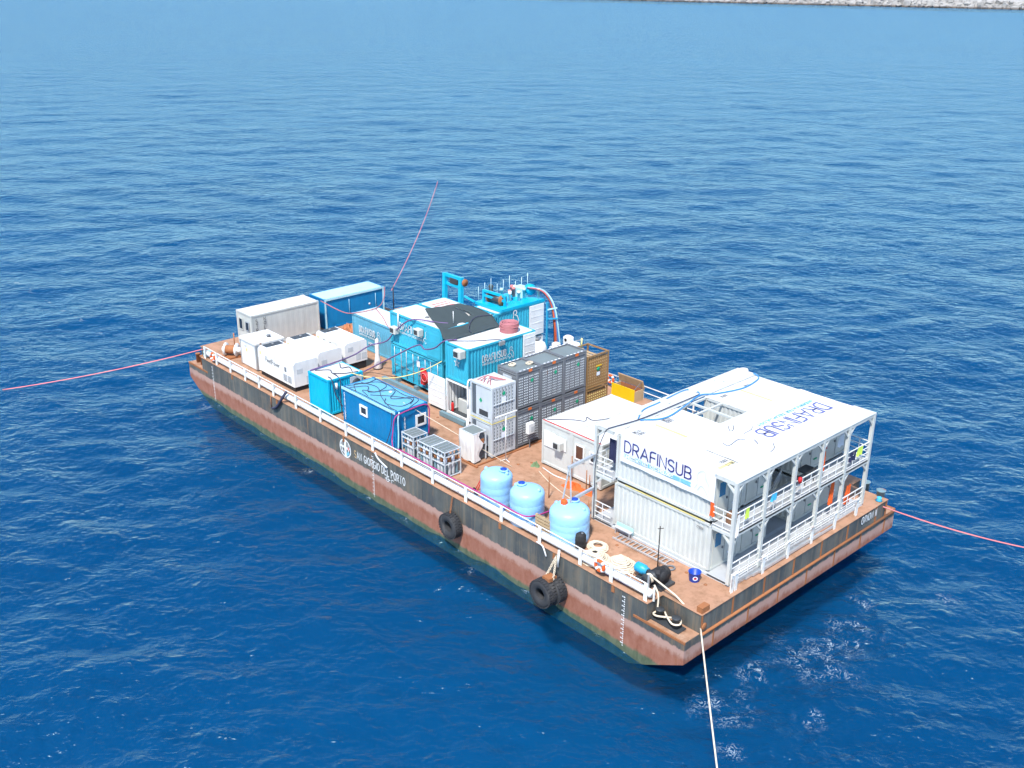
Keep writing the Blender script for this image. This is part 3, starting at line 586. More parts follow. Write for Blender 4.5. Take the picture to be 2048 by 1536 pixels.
for x in (-33.2,-31.0,-28.8): mb = MB(); mb.box(x-.15,x+.15,8.15,10.9,0,.3); o = mb.build('bearer_block', M['skid']); tag(o,{-33.2:'blue-grey bearer under the left end of the tall container stack',-31.0:'blue-grey bearer under the middle of the tall container stack',-28.8:'blue-grey bearer under the right end of the tall container stack'}[x],'beam','bearers under the tall stack')
o = MB().box(-34.2,-27.6,7.55,7.85,0,.28).build('steel_girder', M['skid']); tag(o,'long blue-grey steel beam lying along the tall container stack','beam')
# C5 behind C2
C5a = container('shipping_container', 'cyan container hidden behind the tall stack, lower one under the shade net', -34.0,-28.2,10.98,13.4,.2,2.72,'cyan','cyan')
C5b = container('shipping_container', 'cyan container whose white red-striped roof lies under the shade net', -34.0,-28.2,10.98,13.4,2.78,5.2,'cyan','roof_dirty')
for k in range(4): mb = MB(); mb.box(-33.2+k*.42,-33.0+k*.42,11.4,12.9,5.184,5.19); mb.build('roof_stripe', M['pink'], C5b)
# C4 with doors folded back, and the launch platform on top
C4a = container('shipping_container', 'white container under the cyan box that carries the blue platform', -30.75,-28.3,13.55,18.2,.1,2.6,'white','white')
C4b = container('shipping_container', 'cyan ribbed container carrying the bright blue platform', -30.75,-28.3,13.55,18.2,2.68,5.2,'cyan','roof_white')
mb = MB(); mb.box(-28.29,-28.21,16.75,18.15,2.8,5.1); dr = mb.build('door', M['white'], C4b)
for zz in (3.2,3.7,4.2,4.7): mb = MB(); mb.box(-28.21,-28.195,16.85,18.05,zz,zz+.05); mb.build('pressed_panel', M['white'], dr)
mb = MB(); diver(mb,(-28.28,14.7,3.9),uy,uz,1.0,.07); mb.build('diver_drawing', M['letter_white'], C4b)
# C3 upper, and the open white one below
C3b = container('shipping_container', 'cyan container with the red hose coil on its white roof', -26.24,-23.95,7.18,13.2,2.66,5.2,'cyan','roof_white')
company(C3b,(-23.935,8.42,4.02),uy,uz,.46,.06,M['letter_white'],xs=.62)
mb = MB(); mb.box(-23.94,-23.87,12.05,13.15,2.8,5.1); dr = mb.build('door', M['white'], C3b)
for zz in (3.2,3.75,4.3,4.8): mb = MB(); mb.box(-23.87,-23.855,12.15,13.05,zz,zz+.05); mb.build('pressed_panel', M['white'], dr)
ac_unit(C3b,-24.5,7.18,4.85,'-y',.72,.5,.52)
mb = MB(); mb.box(-23.94,-23.8,9.85,10.3,4.88,5.16); mb.build('lamp_box', M['steel'], C3b)
mb = MB()
for k in range(5): a = R(90+k*144); b = R(90+(k+1)*144); ribbon(mb,[(.3*math.cos(a),.3*math.sin(a)),(.3*math.cos(b),.3*math.sin(b))],Vector((-25.05,7.165,4.0)),ux,uz,.035)
mb.build('star_drawing', M['letter_white'], C3b)
C3a = container('shipping_container', 'white open container with its door swung out, under the cyan box with the coil', -26.24,-23.95,7.18,13.2,.12,2.6,'white','white', skip=('-y',))
mb = MB(); mb.box(-28.1,-26.28,7.10,7.17,.25,2.5); dr = mb.build('door', M['white'], C3a)
for zz in (.55,1.0,1.45,1.9): mb = MB(); mb.box(-28.0,-26.4,7.085,7.10,zz,zz+.05); mb.build('pressed_panel', M['white'], dr)
mb = MB(); mb.box(-23.92,-22.75,7.12,7.19,.25,2.5); mb.build('door', M['white'], C3a); MB().box(-26.1,-24.1,10.6,10.7,.2,2.4).build('bulkhead', M['grey_dark'], C3a)
g1 = thing('pump_cabinet','pale cream cabinet inside the open white container','cabinet',(-25.2,8.3,.25)); MB().bbox(-25.7,-24.75,7.75,8.9,.25,1.15,.03).build('body', M['cream2'], g1); MB().lathe([(.13,0),(.16,.12),(.06,.25)],(-25.2,8.3,1.15),12).build('cap', M['orange'], g1)
g1 = thing('fire_extinguisher','red fire extinguisher at the door of the open white container','extinguisher',(-25.85,7.4,.25)); MB().lathe([(.09,0),(.1,.05),(.1,.55),(.04,.68)],(-25.85,7.4,.25),12).build('bottle', M['red'], g1); MB().box(-25.89,-25.81,7.36,7.44,.93,1.0).build('valve', M['black'], g1)
o = MB().box(-26.3,-23.7,6.6,6.85,.05,.35).build('steel_girder', M['skid']); tag(o,'blue-grey beam on the deck before the open white container','beam')
# red hose cabinet on the stack
hr = thing('hose_reel','red half-round fire hose reel on the lower cyan container','hose reel',(-29.6,8.3,.8)); mb = MB(); mb.lathe([(.45,0),(.45,.16)],(-29.8,8.08,1.35),20,'y'); mb.build('drum', M['red'], hr)
mb = MB(); mb.box(-30.25,-29.85,8.10,8.32,.75,1.9); mb.build('case', M['red'], hr); mb = MB(); mb.torus((-29.8,8.06,1.35),.3,.03,'y'); mb.build('hose', M['pink'], hr)
# cyan small container and blue cabin in front
S1 = container('equipment_container', 'small bright cyan container with a cable-strewn white roof by the near rail', -33.45,-31.0,1.0,3.78,.1,2.6,'cyan_bright','roof_white', pitch=.2)
mb = MB(); mb.box(-31.02,-30.96,2.75,3.65,1.5,2.4); o = mb.build('fan_panel', M['lgrey'], S1); mb = MB(); mb.lathe([(.34,0),(.34,.03)],(-30.96,3.2,1.9),18,'x'); mb.build('fan', M['grey_dark'], o)
mb = MB(); mb.tube([(-30.95,1.6,2.3),(-30.9,1.6,1.9)],.09,8); mb.build('flood_light', M['white'], S1)
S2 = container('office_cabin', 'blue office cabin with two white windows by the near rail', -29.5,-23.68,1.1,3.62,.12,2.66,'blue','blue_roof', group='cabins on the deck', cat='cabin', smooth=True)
window(S2,(-27.1,1.11,1.68),.85,.72,'-y','glass',wf=.14); window(S2,(-23.69,3.05,1.62),.82,.8,'x','glass',wf=.14)
mb = MB(); mb.box(-29.5,-23.68,1.055,1.095,2.5,2.68); mb.build('trim', M['ice'], S2)
mb = MB(); mb.lathe([(.13,0),(.1,.05)],(-26.6,2.9,2.645),14); mb.build('roof_cap', M['white'], S2)
vtext(S2,'STRUTTURE',(-29.28,1.085,2.12),ux,.17,.04,M['letter_white'],1.25); vtext(S2,'STRUTTURE',(-23.665,1.75,2.0),uy,.15,.035,M['letter_white'],1.3)
# white office pair in the middle
for i, x in enumerate((-16.45,-14.0)):
    t_ = container('office_cabin', ('cream office cabin with an air conditioner and a whiteboard on its front, mid deck','cream office cabin with brown windows beside the stair gallery')[i], x,x+2.44,6.65,12.75,.1,2.92,'cream','roof_white', group='cabins on the deck', cat='cabin', smooth=True)
    if i == 0:
        ac_unit(t_,-14.85,6.66,1.85,'-y',.6,.4,.5); MB().box(-16.25,-15.3,6.63,6.66,1.35,2.35).build('whiteboard', M['white'], t_); MB().box(-15.3,-14.4,6.63,6.655,1.5,2.3).build('mount_panel', M['white'], t_)
    else:
        window(t_,(-13.3,6.66,1.85),.75,1.0,'-y','glass_brown'); window(t_,(-12.2,6.66,1.9),.6,.7,'-y','glass')
def heap(name, label, cat, c, rx, ry, h, mt, seed):
    g_ = random.Random(seed); n, m_ = 22, 7; vs_ = [(c[0],c[1],c[2]+h)]; ph = [g_.uniform(0,6.28) for _ in range(6)]
    for j in range(1,m_+1):
        f_ = j/m_
        for i in range(n):
            a = 2*math.pi*i/n; e = 1+.22*math.sin(3*a+ph[0])+.13*math.sin(5*a+ph[1]); zz = h*(1-f_**1.6)*(1+.35*math.sin(4*a+ph[2]+j)+.25*math.sin(7*a+ph[3]-j*1.3)); vs_.append((c[0]+rx*f_*e*math.cos(a),c[1]+ry*f_*e*math.sin(a),c[2]+max(.005,zz+g_.uniform(-.25,.25)*h*(1-f_*.6))))
    fs = [(0,1+i,1+(i+1)%n) for i in range(n)]+[(1+(j-1)*n+i,1+j*n+i,1+j*n+(i+1)%n,1+(j-1)*n+(i+1)%n) for j in range(1,m_) for i in range(n)]+[tuple(1+(m_-1)*n+i for i in range(n-1,-1,-1))]
    return tag(MB().add(vs_,fs).build(name,mt),label,cat)
# ------------------------------------------------------------------ generators and switch cabinet
def generator(label, x0,x1,y0,y1,z0,h):
    t_ = thing('generator', label, 'generator', ((x0+x1)/2,(y0+y1)/2,0), 'white generators in a row'); z1 = z0+h
    MB().box(x0+.1,x1-.08,y0+.08,y1-.08,0,z0+.02).build('base_skid', M['black'], t_)
    mb = MB(); c = .16; n = [(y0,z0),(y1,z0),(y1,z1-c),(y1-c,z1),(y0+c,z1),(y0,z1-c)]
    mb.add([(x0,y,z_) for y,z_ in n]+[(x1,y,z_) for y,z_ in n],[(5,4,3,2,1,0),(6,7,8,9,10,11)]+[(k,(k+1)%6,6+(k+1)%6,6+k) for k in range(6)]); body = mb.build('canopy', M['white'], t_)
    mb = MB(); mb.box(x0+.02,x0+.75,y0+.3,y1-.25,z1-.002,z1+.006); mb.build('radiator_outlet', M['grey_dark'], body)
    mb = MB(); mb.tube([(x0+.45,(y0+y1)/2,z1),(x0+.45,(y0+y1)/2,z1+.12)],.1,10); mb.build('exhaust', M['grey'], body)
    for xx in (x1-1.45,x1-.85):                                          # louvres on the near side
        o = MB().box(xx,xx+.5,y0-.012,y0,z0+.18,z0+.72).build('louvre', M['lgrey'], t_); mb = MB()
        for k in range(6): mb.box(xx,xx+.5,y0-.025,y0-.012,z0+.2+k*.085,z0+.225+k*.085)
        mb.build('louvre_slats', M['grey'], o)
    o = MB().box(x1,x1+.012,y0+.25,y0+.72,z0+.95,z0+1.3).build('control_window', M['lgrey'], t_)
    for yy in (y1-1.0,y1-.5): MB().box(x1,x1+.012,yy,yy+.42,z0+.15,z0+.65).build('louvre', M['lgrey'], t_)
    for xx in (x0+1.2,x0+2.3,x0+3.4): MB().box(xx,xx+.012,y0-.006,y0,z0+.1,z1-c-.05).build('door_seam', M['lgrey'], t_)
    MB().box(x1-1.25,x1-1.0,y0-.02,y0,z0+.9,z0+1.25).build('handle', M['grey'], t_)
    mb = MB(); text(mb,'FleetPower',(x0+1.0,y0-.016,z0+.95),ux,uz,.36,.045,.18); mb.build('maker_lettering', M['grey'], t_)
    mb = MB(); mb.box(x0+.2,x0+.4,y0-.012,y0-.004,z1-.55,z1-.3); mb.build('warning_label', M['yellow_line'], t_)
    mb = MB()
    for xx in (x0+.6,x1-.6): mb.torus((xx,(y0+y1)/2,z1+.06),.07,.015,'x',12,6)
    mb.build('lifting_eyes', M['grey'], t_)
    return t_
generator('white generator nearest the rail, standing next to the white cabinet', -41.2,-36.3,1.55,3.55,.36,1.84)
generator('white generator in the middle of the three', -41.1,-36.7,3.85,5.85,.36,1.95)
generator('white generator farthest from the rail, before the faded cyan container', -41.0,-37.1,6.4,8.35,.62,1.66)
cb = thing('switch_cabinet', 'tall white cabinet with overhanging roof left of the generators', 'cabinet', (-42.9,2.8,0))
MB().box(-44.1,-41.75,1.68,4.0,.08,2.02).build('body', M['white'], cb); MB().bbox(-44.17,-41.68,1.6,4.08,2.02,2.2,.04).build('roof', M['roof_dirty'], cb)
MB().box(-41.9,-41.72,1.65,1.72,.1,2.0).build('corner_post', M['steel'], cb); MB().box(-44.13,-44.0,1.65,1.72,.1,2.0).build('corner_post', M['steel'], cb)
MB().box(-43.3,-43.1,1.665,1.68,1.2,1.45).build('warning_label', M['yellow_line'], cb); MB().box(-43.5,-43.25,1.666,1.68,1.55,1.65).build('label', M['lgrey'], cb); MB().lathe([(.15,0),(.12,.1),(.2,.14)],(-42.5,3.2,2.2),12).build('roof_cap', M['grey'], cb)
MB().box(-44.1,-41.8,1.75,3.9,0,.08).build('plinth', M['grey_dark'], cb)
# folded white parasol / wind sock beside the generators
cv = thing('covered_parasol','tall white cloth-wrapped post standing on the deck behind the generators','post',(-36.35,8.75,0)); MB().lathe([(.30,.05),(.34,.1),(.22,.7),(.15,1.2),(.17,1.7),(.13,2.25),(.04,2.4)],(-36.35,8.75,0),14).build('cover', M['tarp'], cv); MB().lathe([(.35,0),(.35,.06)],(-36.35,8.75,0),14).build('foot', M['black'], cv)
heap('tarpaulin_heap','orange-brown tarpaulin heap between the deep blue cabin and the generators','tarpaulin',(-44.7,11.8,0),.9,.6,.6,paint('orange_tarpaulin',(.55,.22,.10),.8),6)
o = MB().lathe([(.28,0),(.3,.1),(.26,.32),(.3,.36)],(-34.6,6.1,0),14).build('rusty_drum', M['rust']); tag(o,'short rusty drum on the open deck left of the tall stack','drum')
# ------------------------------------------------------------------ gas racks
def grey_rack(label, x0,x1,y0,y1,z0,z1, top):
    t_ = thing('gas_rack', label, 'gas rack', ((x0+x1)/2,(y0+y1)/2,z0), 'grey gas racks'); p = .1; mb = MB()
    for x in (x0,x1-p):
        for y in (y0,y1-p): mb.box(x,x+p,y,y+p,z0,z1)
    for z_ in (z0+.06,z1-.24,z1-.1):
        for y in (y0+.01,y1-.09): mb.box(x0+p,x1-p,y,y+.08,z_,z_+.09)
        for x in (x0+.01,x1-.09): mb.box(x,x+.08,y0+p,y1-p,z_,z_+.09)
    mb.build('frame', M['grey'], t_)
    MB().box(x0+.14,x1-.12,y0+.14,y1-.14,z0+.2,z1-.3).build('cylinder_core', M['grey_dark'], t_)
    pl = MB(); tb = MB(); ny = 4; w_ = (y1-y0-2*p-.04)/ny                 # louvred cover panels on the +x face
    for i in range(ny):
        a = y0+p+.02+i*w_; pl.box(x1-.075,x1-.045,a+.012,a+w_-.012,z0+.18,z1-.28)
        for r_ in range(11):
            zz = z0+.27+r_*(z1-z0-.62)/11
            for c_ in range(3):
                yy = a+.04+c_*(w_-.06)/3; tb.add([(x1-.045,yy,zz),(x1-.045,yy+w_*.18,zz),(x1+.0,yy+w_*.18,zz-.02),(x1+.0,yy,zz-.02),(x1-.045,yy,zz+.045),(x1-.045,yy+w_*.18,zz+.045)],[(4,3,2,5),(0,3,4),(1,5,2),(0,1,2,3)])
    o = pl.build('cover_panel', M['grey'], t_); tag(tb.build('louvre_lips', M['lip_lit'], o), kind='stuff')
    pl = MB(); pl.box(x0+.13,x1-.13,y0+.02,y0+.05,z0+.2,z1-.3)
    o = pl.build('end_panel', M['grey'], t_); MB().box(x0+.5,x1-.5,y0-.002,y0+.019,z1-.75,z1-.42).build('name_plate', M['lgrey'], o)
    ym = y0+.62*(y1-y0); zz = z1-.78
    MB().add([(x1+.012,ym-.15,zz),(x1+.012,ym,zz-.16),(x1+.012,ym+.15,zz),(x1+.012,ym,zz+.16)],[(0,1,2,3)]).build('hazard_diamond', M['green'], t_)
    MB().box(x1,x1+.012,y0+.48*(y1-y0),y0+.62*(y1-y0),z1-.2,z1-.03).build('orange_label', M['lab_orange'], t_)
    if top:
        MB().box(x0+.16,x1-.16,y0+.14,y1-.14,z1-.12,z1-.07).build('lid', M['grey_lid'], t_)
        for y in (y0+.02,y1-.10): MB().box(x0+.2,x1-.2,y,y+.08,z1,z1+.012).build('tag_strip', M['grey'], t_)
        for k in range(5):
            yy = y0+.25+k*(y1-y0-.4)/5; MB().box(x0+.02,x0+.1,yy,yy+.2,z1,z1+.012).build('white_tag', M['paper'], t_); MB().box(x1-.1,x1-.02,yy,yy+.15,z1,z1+.012).build('white_tag', M['paper'], t_)
    return t_
nm = ('nearest the white racks','in the middle of the grey row','next to the bronze racks')
for i in range(3):
    y0 = 6.9+i*2.05; grey_rack('grey louvred gas rack, lower tier, '+nm[i], -20.75,-18.95,y0,y0+2.02,.08,2.58,False); grey_rack('grey louvred gas rack with lid, upper tier, '+nm[i], -20.75,-18.95,y0,y0+2.02,2.62,5.15,True)
for k,(x,y) in enumerate(((-20.2,7.6),(-19.7,8.6))):
    mb = MB(); mb.torus((x,y,5.14),.2,.035,'z',18,6); mb.torus((x+.05,y+.04,5.20),.17,.035,'z',18,6); o = mb.build('strap_coil', M['rope']); tag(o,('small coil of white strap on the left part of the first grey rack lid','small coil of white strap on the right part of the first grey rack lid')[k],'strap','strap coils on the grey racks')
def white_rack(label, x0,x1,y0,y1,z0,z1, top):
    t_ = thing('gas_rack', label, 'gas rack', ((x0+x1)/2,(y0+y1)/2,z0), 'light grey gas racks'); p = .12; mb = MB()
    for x in (x0,x1-p):
        for y in (y0,y1-p): mb.box(x,x+p,y,y+p,z0,z1)
    for z_ in (z0+.02,z1-.14):
        for y in (y0+.01,y1-.11): mb.box(x0+p,x1-p,y,y+.1,z_,z_+.13)
        for x in (x0+.01,x1-.11): mb.box(x,x+.1,y0+p,y1-p,z_,z_+.13)
    mb.build('frame', M['lgrey'], t_); MB().box(x0+.16,x1-.14,y0+.14,y1-.14,z0+.16,z1-.16).build('cylinder_core', M['lgrey_d'], t_)
    n = 7; w_ = (y1-y0-2*p)/n
    for i in range(n):                                                    # upright slats with slots between them
        yy = y0+p+i*w_; MB().box(x1-.07,x1-.03,yy+w_*.22,yy+w_*.98,z0+.16,z1-.16).build('slat', M['lgrey'], t_)
    sl = MB()
    for i in range(n):
        for r_ in range(8): yy = y0+p+(i+.35)*w_; zz = z0+.28+r_*(z1-z0-.5)/8; sl.box(x1-.032,x1-.024,yy,yy+w_*.22,zz,zz+.14)
    tag(sl.build('slots', M['lgrey_d'], t_), kind='stuff')
    MB().bar((x1+.005,y0+p,z0+(z1-z0)*.5),(x1+.005,y1-p,z0+(z1-z0)*.5),.05).build('cross_bar', M['lgrey'], t_)
    MB().box(x0+.5,x1-.14,y0+.03,y0+.06,z0+.2,z1-.2).build('front_panel', M['lgrey'], t_); MB().box(x0+.16,x0+.46,y0+.04,y0+.06,z0+.2,z1-.2).build('slot_panel', M['lgrey_d'], t_)
    MB().box(x0+.8,x1-.4,y0+.02,y0+.03,z0+.3,z0+.65).build('dark_opening', M['grey_dark'], t_)
    ym = y0+.5*(y1-y0); zz = z1-.55; MB().add([(x1-.008,ym-.15,zz),(x1-.008,ym,zz-.17),(x1-.008,ym+.15,zz),(x1-.008,ym,zz+.17)],[(0,1,2,3)]).build('hazard_diamond', M['green'], t_)
    MB().box(x1-.02,x1-.01,ym-.17,ym+.17,zz-.6,zz-.22).build('paper_label', M['paper'], t_)
    xm = x0+.95; zz = z0+1.25; MB().add([(xm-.14,y0+.018,zz),(xm,y0+.018,zz-.17),(xm+.14,y0+.018,zz),(xm,y0+.018,zz+.17)],[(0,1,2,3)]).build('hazard_diamond', M['green'], t_)
    if top: MB().box(x0+.12,x1-.12,y0+.12,y1-.12,z1-.1,z1-.03).build('lid', M['roof_dirty'], t_)
    else: MB().box(x0-.02,x1+.02,y0-.02,y1+.02,z1,z1+.03).build('yellow_edge', M['yellow_line'], t_)
    return t_
white_rack('light grey slotted gas rack, the lower of two, behind the tarpaulin-wrapped rack', -20.9,-18.9,4.8,6.75,.1,2.32,False)
white_rack('light grey slotted gas rack, the upper of two, with hoses on its lid', -20.9,-18.9,4.8,6.75,2.37,4.68,True)
mb = MB()
for k in range(5): a = rg.uniform(0,6); mb.tube(spline([(-20.6+k*.3,5.1,4.68),(-20.2+.2*math.cos(a),5.7,4.85),(-19.8,5.9+.2*math.sin(a),4.8),(-19.4,6.4,4.68)],6),.03,6)
o = mb.build('hose_tangle', M['coil']); tag(o,'tangle of thin red-brown hoses on the upper light grey rack','hoses')
# rack wrapped in white tarpaulin
wr = thing('wrapped_rack','gas rack half wrapped in white tarpaulin in front of the light grey racks','gas rack',(-19.7,4.0,0)); mb = MB(); n = 26; vs_ = []; nz = 7
for j in range(nz+1):
    for i in range(n+1):
        s_ = i/n*3.05; x, y = ((-20.35,4.5-s_) if s_ < 1.05 else (-20.35+(s_-1.05),3.45)); 
        if s_ > 2.35: x, y = -19.05, 3.45+(s_-2.35)*(.9-.25*math.sin(j*1.3))
        if 1.05 <= s_ <= 2.35: x = -20.35+(s_-1.05)
        f_ = .02*math.sin(i*1.9+j*.15)+.012*math.sin(j*1.7+i*.3); vs_.append((x+f_*.7-(.04 if s_ < 1.05 else 0),y+f_-(.03 if s_ >= 1.05 else 0),.14+j/nz*1.86+.04*math.sin(i*.8)))
mb.add(vs_,[(j*(n+1)+i,j*(n+1)+i+1,(j+1)*(n+1)+i+1,(j+1)*(n+1)+i) for j in range(nz) for i in range(n)],True); mb.build('tarpaulin', M['tarp'], wr)
mb = MB()
for x in (-20.3,-19.15):
    for y in (3.5,4.5): mb.bar((x,y,.1),(x,y,2.0),.07)
for z_ in (1.15,1.95):
    mb.bar((-20.3,3.5,z_),(-19.15,3.5,z_),.06); mb.bar((-20.3,4.5,z_),(-19.15,4.5,z_),.06); mb.bar((-19.15,3.5,z_),(-19.15,4.5,z_),.06); mb.bar((-20.3,3.5,z_),(-20.3,4.5,z_),.06)
mb.build('frame', M['lgrey'], wr); MB().box(-20.2,-19.25,3.6,4.45,.15,1.8).build('cylinder_core', M['lgrey_d'], wr); MB().box(-20.25,-19.2,3.55,4.5,1.9,1.96).build('lid', M['grey_lid'], wr); MB().box(-19.14,-19.11,3.9,4.35,1.2,1.5).build('orange_label', M['rust'], wr)
o = MB().box(-20.55,-18.6,3.3,3.42,.0,.1).build('skid_girder', M['rust']); tag(o,'rusty skid beam under the wrapped rack, near end','beam'); o = MB().box(-18.85,-18.73,3.42,13.2,.0,.08).build('skid_rail', M['rust']); tag(o,'long rusty skid rail along the foot of the gas racks','beam')
# bronze racks
for i,(z0,z1) in enumerate(((.1,2.25),(2.3,4.62))):
    t_ = thing('gas_rack',('bronze open gas rack, lower one at the right end of the rack row','bronze gas rack with open top, upper one at the right end of the rack row')[i],'gas rack',(-19.9,14.15,z0),'bronze gas racks'); x0,x1,y0,y1 = -20.9,-18.95,13.12,15.2; mb = MB(); p = .09
    for x in (x0,x1-p):
        for y in (y0,y1-p): mb.box(x,x+p,y,y+p,z0,z1)
    for z_ in (z0+.02,z1-.1):
        for y in (y0,y1-.09): mb.box(x0+p,x1-p,y+.005,y+.085,z_,z_+.09)
        for x in (x0,x1-.09): mb.box(x+.005,x+.085,y0+p,y1-p,z_,z_+.09)
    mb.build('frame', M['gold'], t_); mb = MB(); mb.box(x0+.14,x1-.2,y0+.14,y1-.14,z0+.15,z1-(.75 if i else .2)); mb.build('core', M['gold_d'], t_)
    n = 10; w_ = (y1-y0-2*p)/n
    for k in range(n):
        yy = y0+p+(k+.5)*w_; mb = MB(); mb.lathe([(.08,0),(.085,.03),(.085,z1-z0-.42),(.05,z1-z0-.30),(.03,z1-z0-.22)],(x1-.13,yy,z0+.1),10); mb.build('gas_cylinder', M['gold'], t_)
    tb = MB()
    for k in range(n):
        for r_ in range(9): yy = y0+p+(k+.3)*w_; zz = z0+.25+r_*(z1-z0-.5)/9; tb.box(x1-.05,x1-.025,yy,yy+w_*.4,zz,zz+.05)
    tag(tb.build('clips', M['yellow_line'] if i == 0 else M['wood'], t_), kind='stuff')
    if i:
        for k in range(5): MB().box(x0+.1,x1-.1,y0+.2+k*.36,y0+.42+k*.36,z1-.5,z1-.46).build('shelf_plank', M['wood'], t_)
        MB().lathe([(.14,0),(.14,.012)],(x1+.0,14.2,3.55),14,'x').build('round_label', M['green'], t_); MB().box(x1,x1+.01,14.05,14.35,3.1,3.35).build('paper_label', M['paper'], t_); MB().box(x1,x1+.01,13.95,14.5,3.75,3.83).build('yellow_label', M['yellow'], t_)
# small cages by the near rail
cyl_mesh = None
def cage(label, x0,x1,y0,y1,h):
    global cyl_mesh
    t_ = thing('cylinder_cage', label, 'cage', ((x0+x1)/2,(y0+y1)/2,0), 'galvanised cylinder cages'); mb = MB(); p = .06
    for x in (x0,x1-p):
        for y in (y0,y1-p): mb.box(x,x+p,y,y+p,0,h)
    for z_ in (.05,h*.5,h*.78,h-.06):
        for y in (y0,y1-p): mb.box(x0+p,x1-p,y+.003,y+p-.003,z_,z_+.05)
        for x in (x0,x1-p): mb.box(x+.003,x+p-.003,y0+p,y1-p,z_,z_+.05)
    mb.build('frame', M['lgrey'], t_); MB().box(x0+.08,x1-.08,y0+.08,y1-.08,h-.045,h-.02).build('lid', M['grey_lid'], t_); MB().box(x0+.07,x1-.07,y0+.07,y1-.07,.05,.09).build('floor', M['lgrey_d'], t_)
    for k in range(4): xx = x0+.15+k*(x1-x0-.3)/3; MB().bar((xx,y0+.1,h+.0),(xx,y1-.1,h+.0),.035).build('lid_bar', M['steel'], t_)
    nx, ny = 4, 4
    for i in range(nx):
        for j in range(ny):
            if 0 < i < nx-1 and j > 0: continue
            x = x0+.2+i*(x1-x0-.4)/(nx-1); y = y0+.2+j*(y1-y0-.4)/(ny-1); mb = MB(); mb.lathe([(.1,0),(.11,.03),(.11,h*.72),(.04,h*.84),(.035,h*.9)],(x,y,.09),10); o = mb.build('gas_cylinder', M['lgrey'] if (i+j)%3 else M['skid'], t_)
            mb = MB(); mb.lathe([(.114,h*.5),(.114,h*.68)],(x,y,.09),10); mb.build('band', M['paper'] if (i+j)%2 else M['rust'], o)
cage('small galvanised cylinder cage nearest the blue office cabin', -23.05,-21.85,1.05,2.15,1.62)
cage('small galvanised cylinder cage in the middle of the three by the rail', -21.35,-20.1,.95,2.25,1.66)
cage('small galvanised cylinder cage nearest the water tanks', -20.02,-18.72,.95,2.2,1.72)
# ------------------------------------------------------------------ water tanks
def tank(label, x, y, r, h, hatch):
    t_ = thing('water_tank', label, 'water tank', (x,y,0), 'light blue plastic water tanks'); hs = h-.42*r; prof = [(r*.97,0),(r,.05)]
    for k in range(1,4): zz = hs*k/4; prof += [(r,zz-.06),(r*.993,zz-.02),(r*.993,zz+.02),(r,zz+.06)]
    prof += [(r,hs)]+[(r*math.cos(a)**.8 if math.cos(a) > 0 else 0, hs+.42*r*math.sin(a)) for a in (R(15),R(32),R(50),R(66),R(80))]+[(.02,h)]
    MB().lathe(prof,(x,y,0),36).build('body', M['tank'], t_); hx, hy = x+hatch[0], y+hatch[1]; rr = math.hypot(*hatch); zt = hs+.42*r*math.sqrt(max(.05,1-(rr/r)**2))-.12
    MB().lathe([(.24,0),(.24,.18),(.27,.19),(.27,.24),(.22,.25)],(hx,hy,zt),18).build('neck', M['tank'], t_); MB().lathe([(.19,0),(.19,.03),(.12,.05)],(hx,hy,zt+.25),16).build('lid', M['bucket'], t_)
    for a in (R(200),R(20)): MB().lathe([(.11,0),(.11,.13),(.06,.2)],(x+r*.72*math.cos(a),y+r*.72*math.sin(a),hs+.42*r*.55),10).build('lifting_boss', M['tank'], t_)
    MB().tube([(x+r*.95,y-r*.3,.15),(x+r*1.12,y-r*.36,.15)],.06,8).build('outlet', M['bucket'], t_)
tank('light blue water tank with dark lid at the left of the three', -14.5,1.25,.9,2.12,(.35,.22)); tank('light blue water tank in the middle of the three', -11.95,1.2,.95,2.1,(-.35,-.1)); tank('largest light blue water tank at the right of the three, under the davits', -9.15,1.62,1.07,1.98,(-.1,.45))
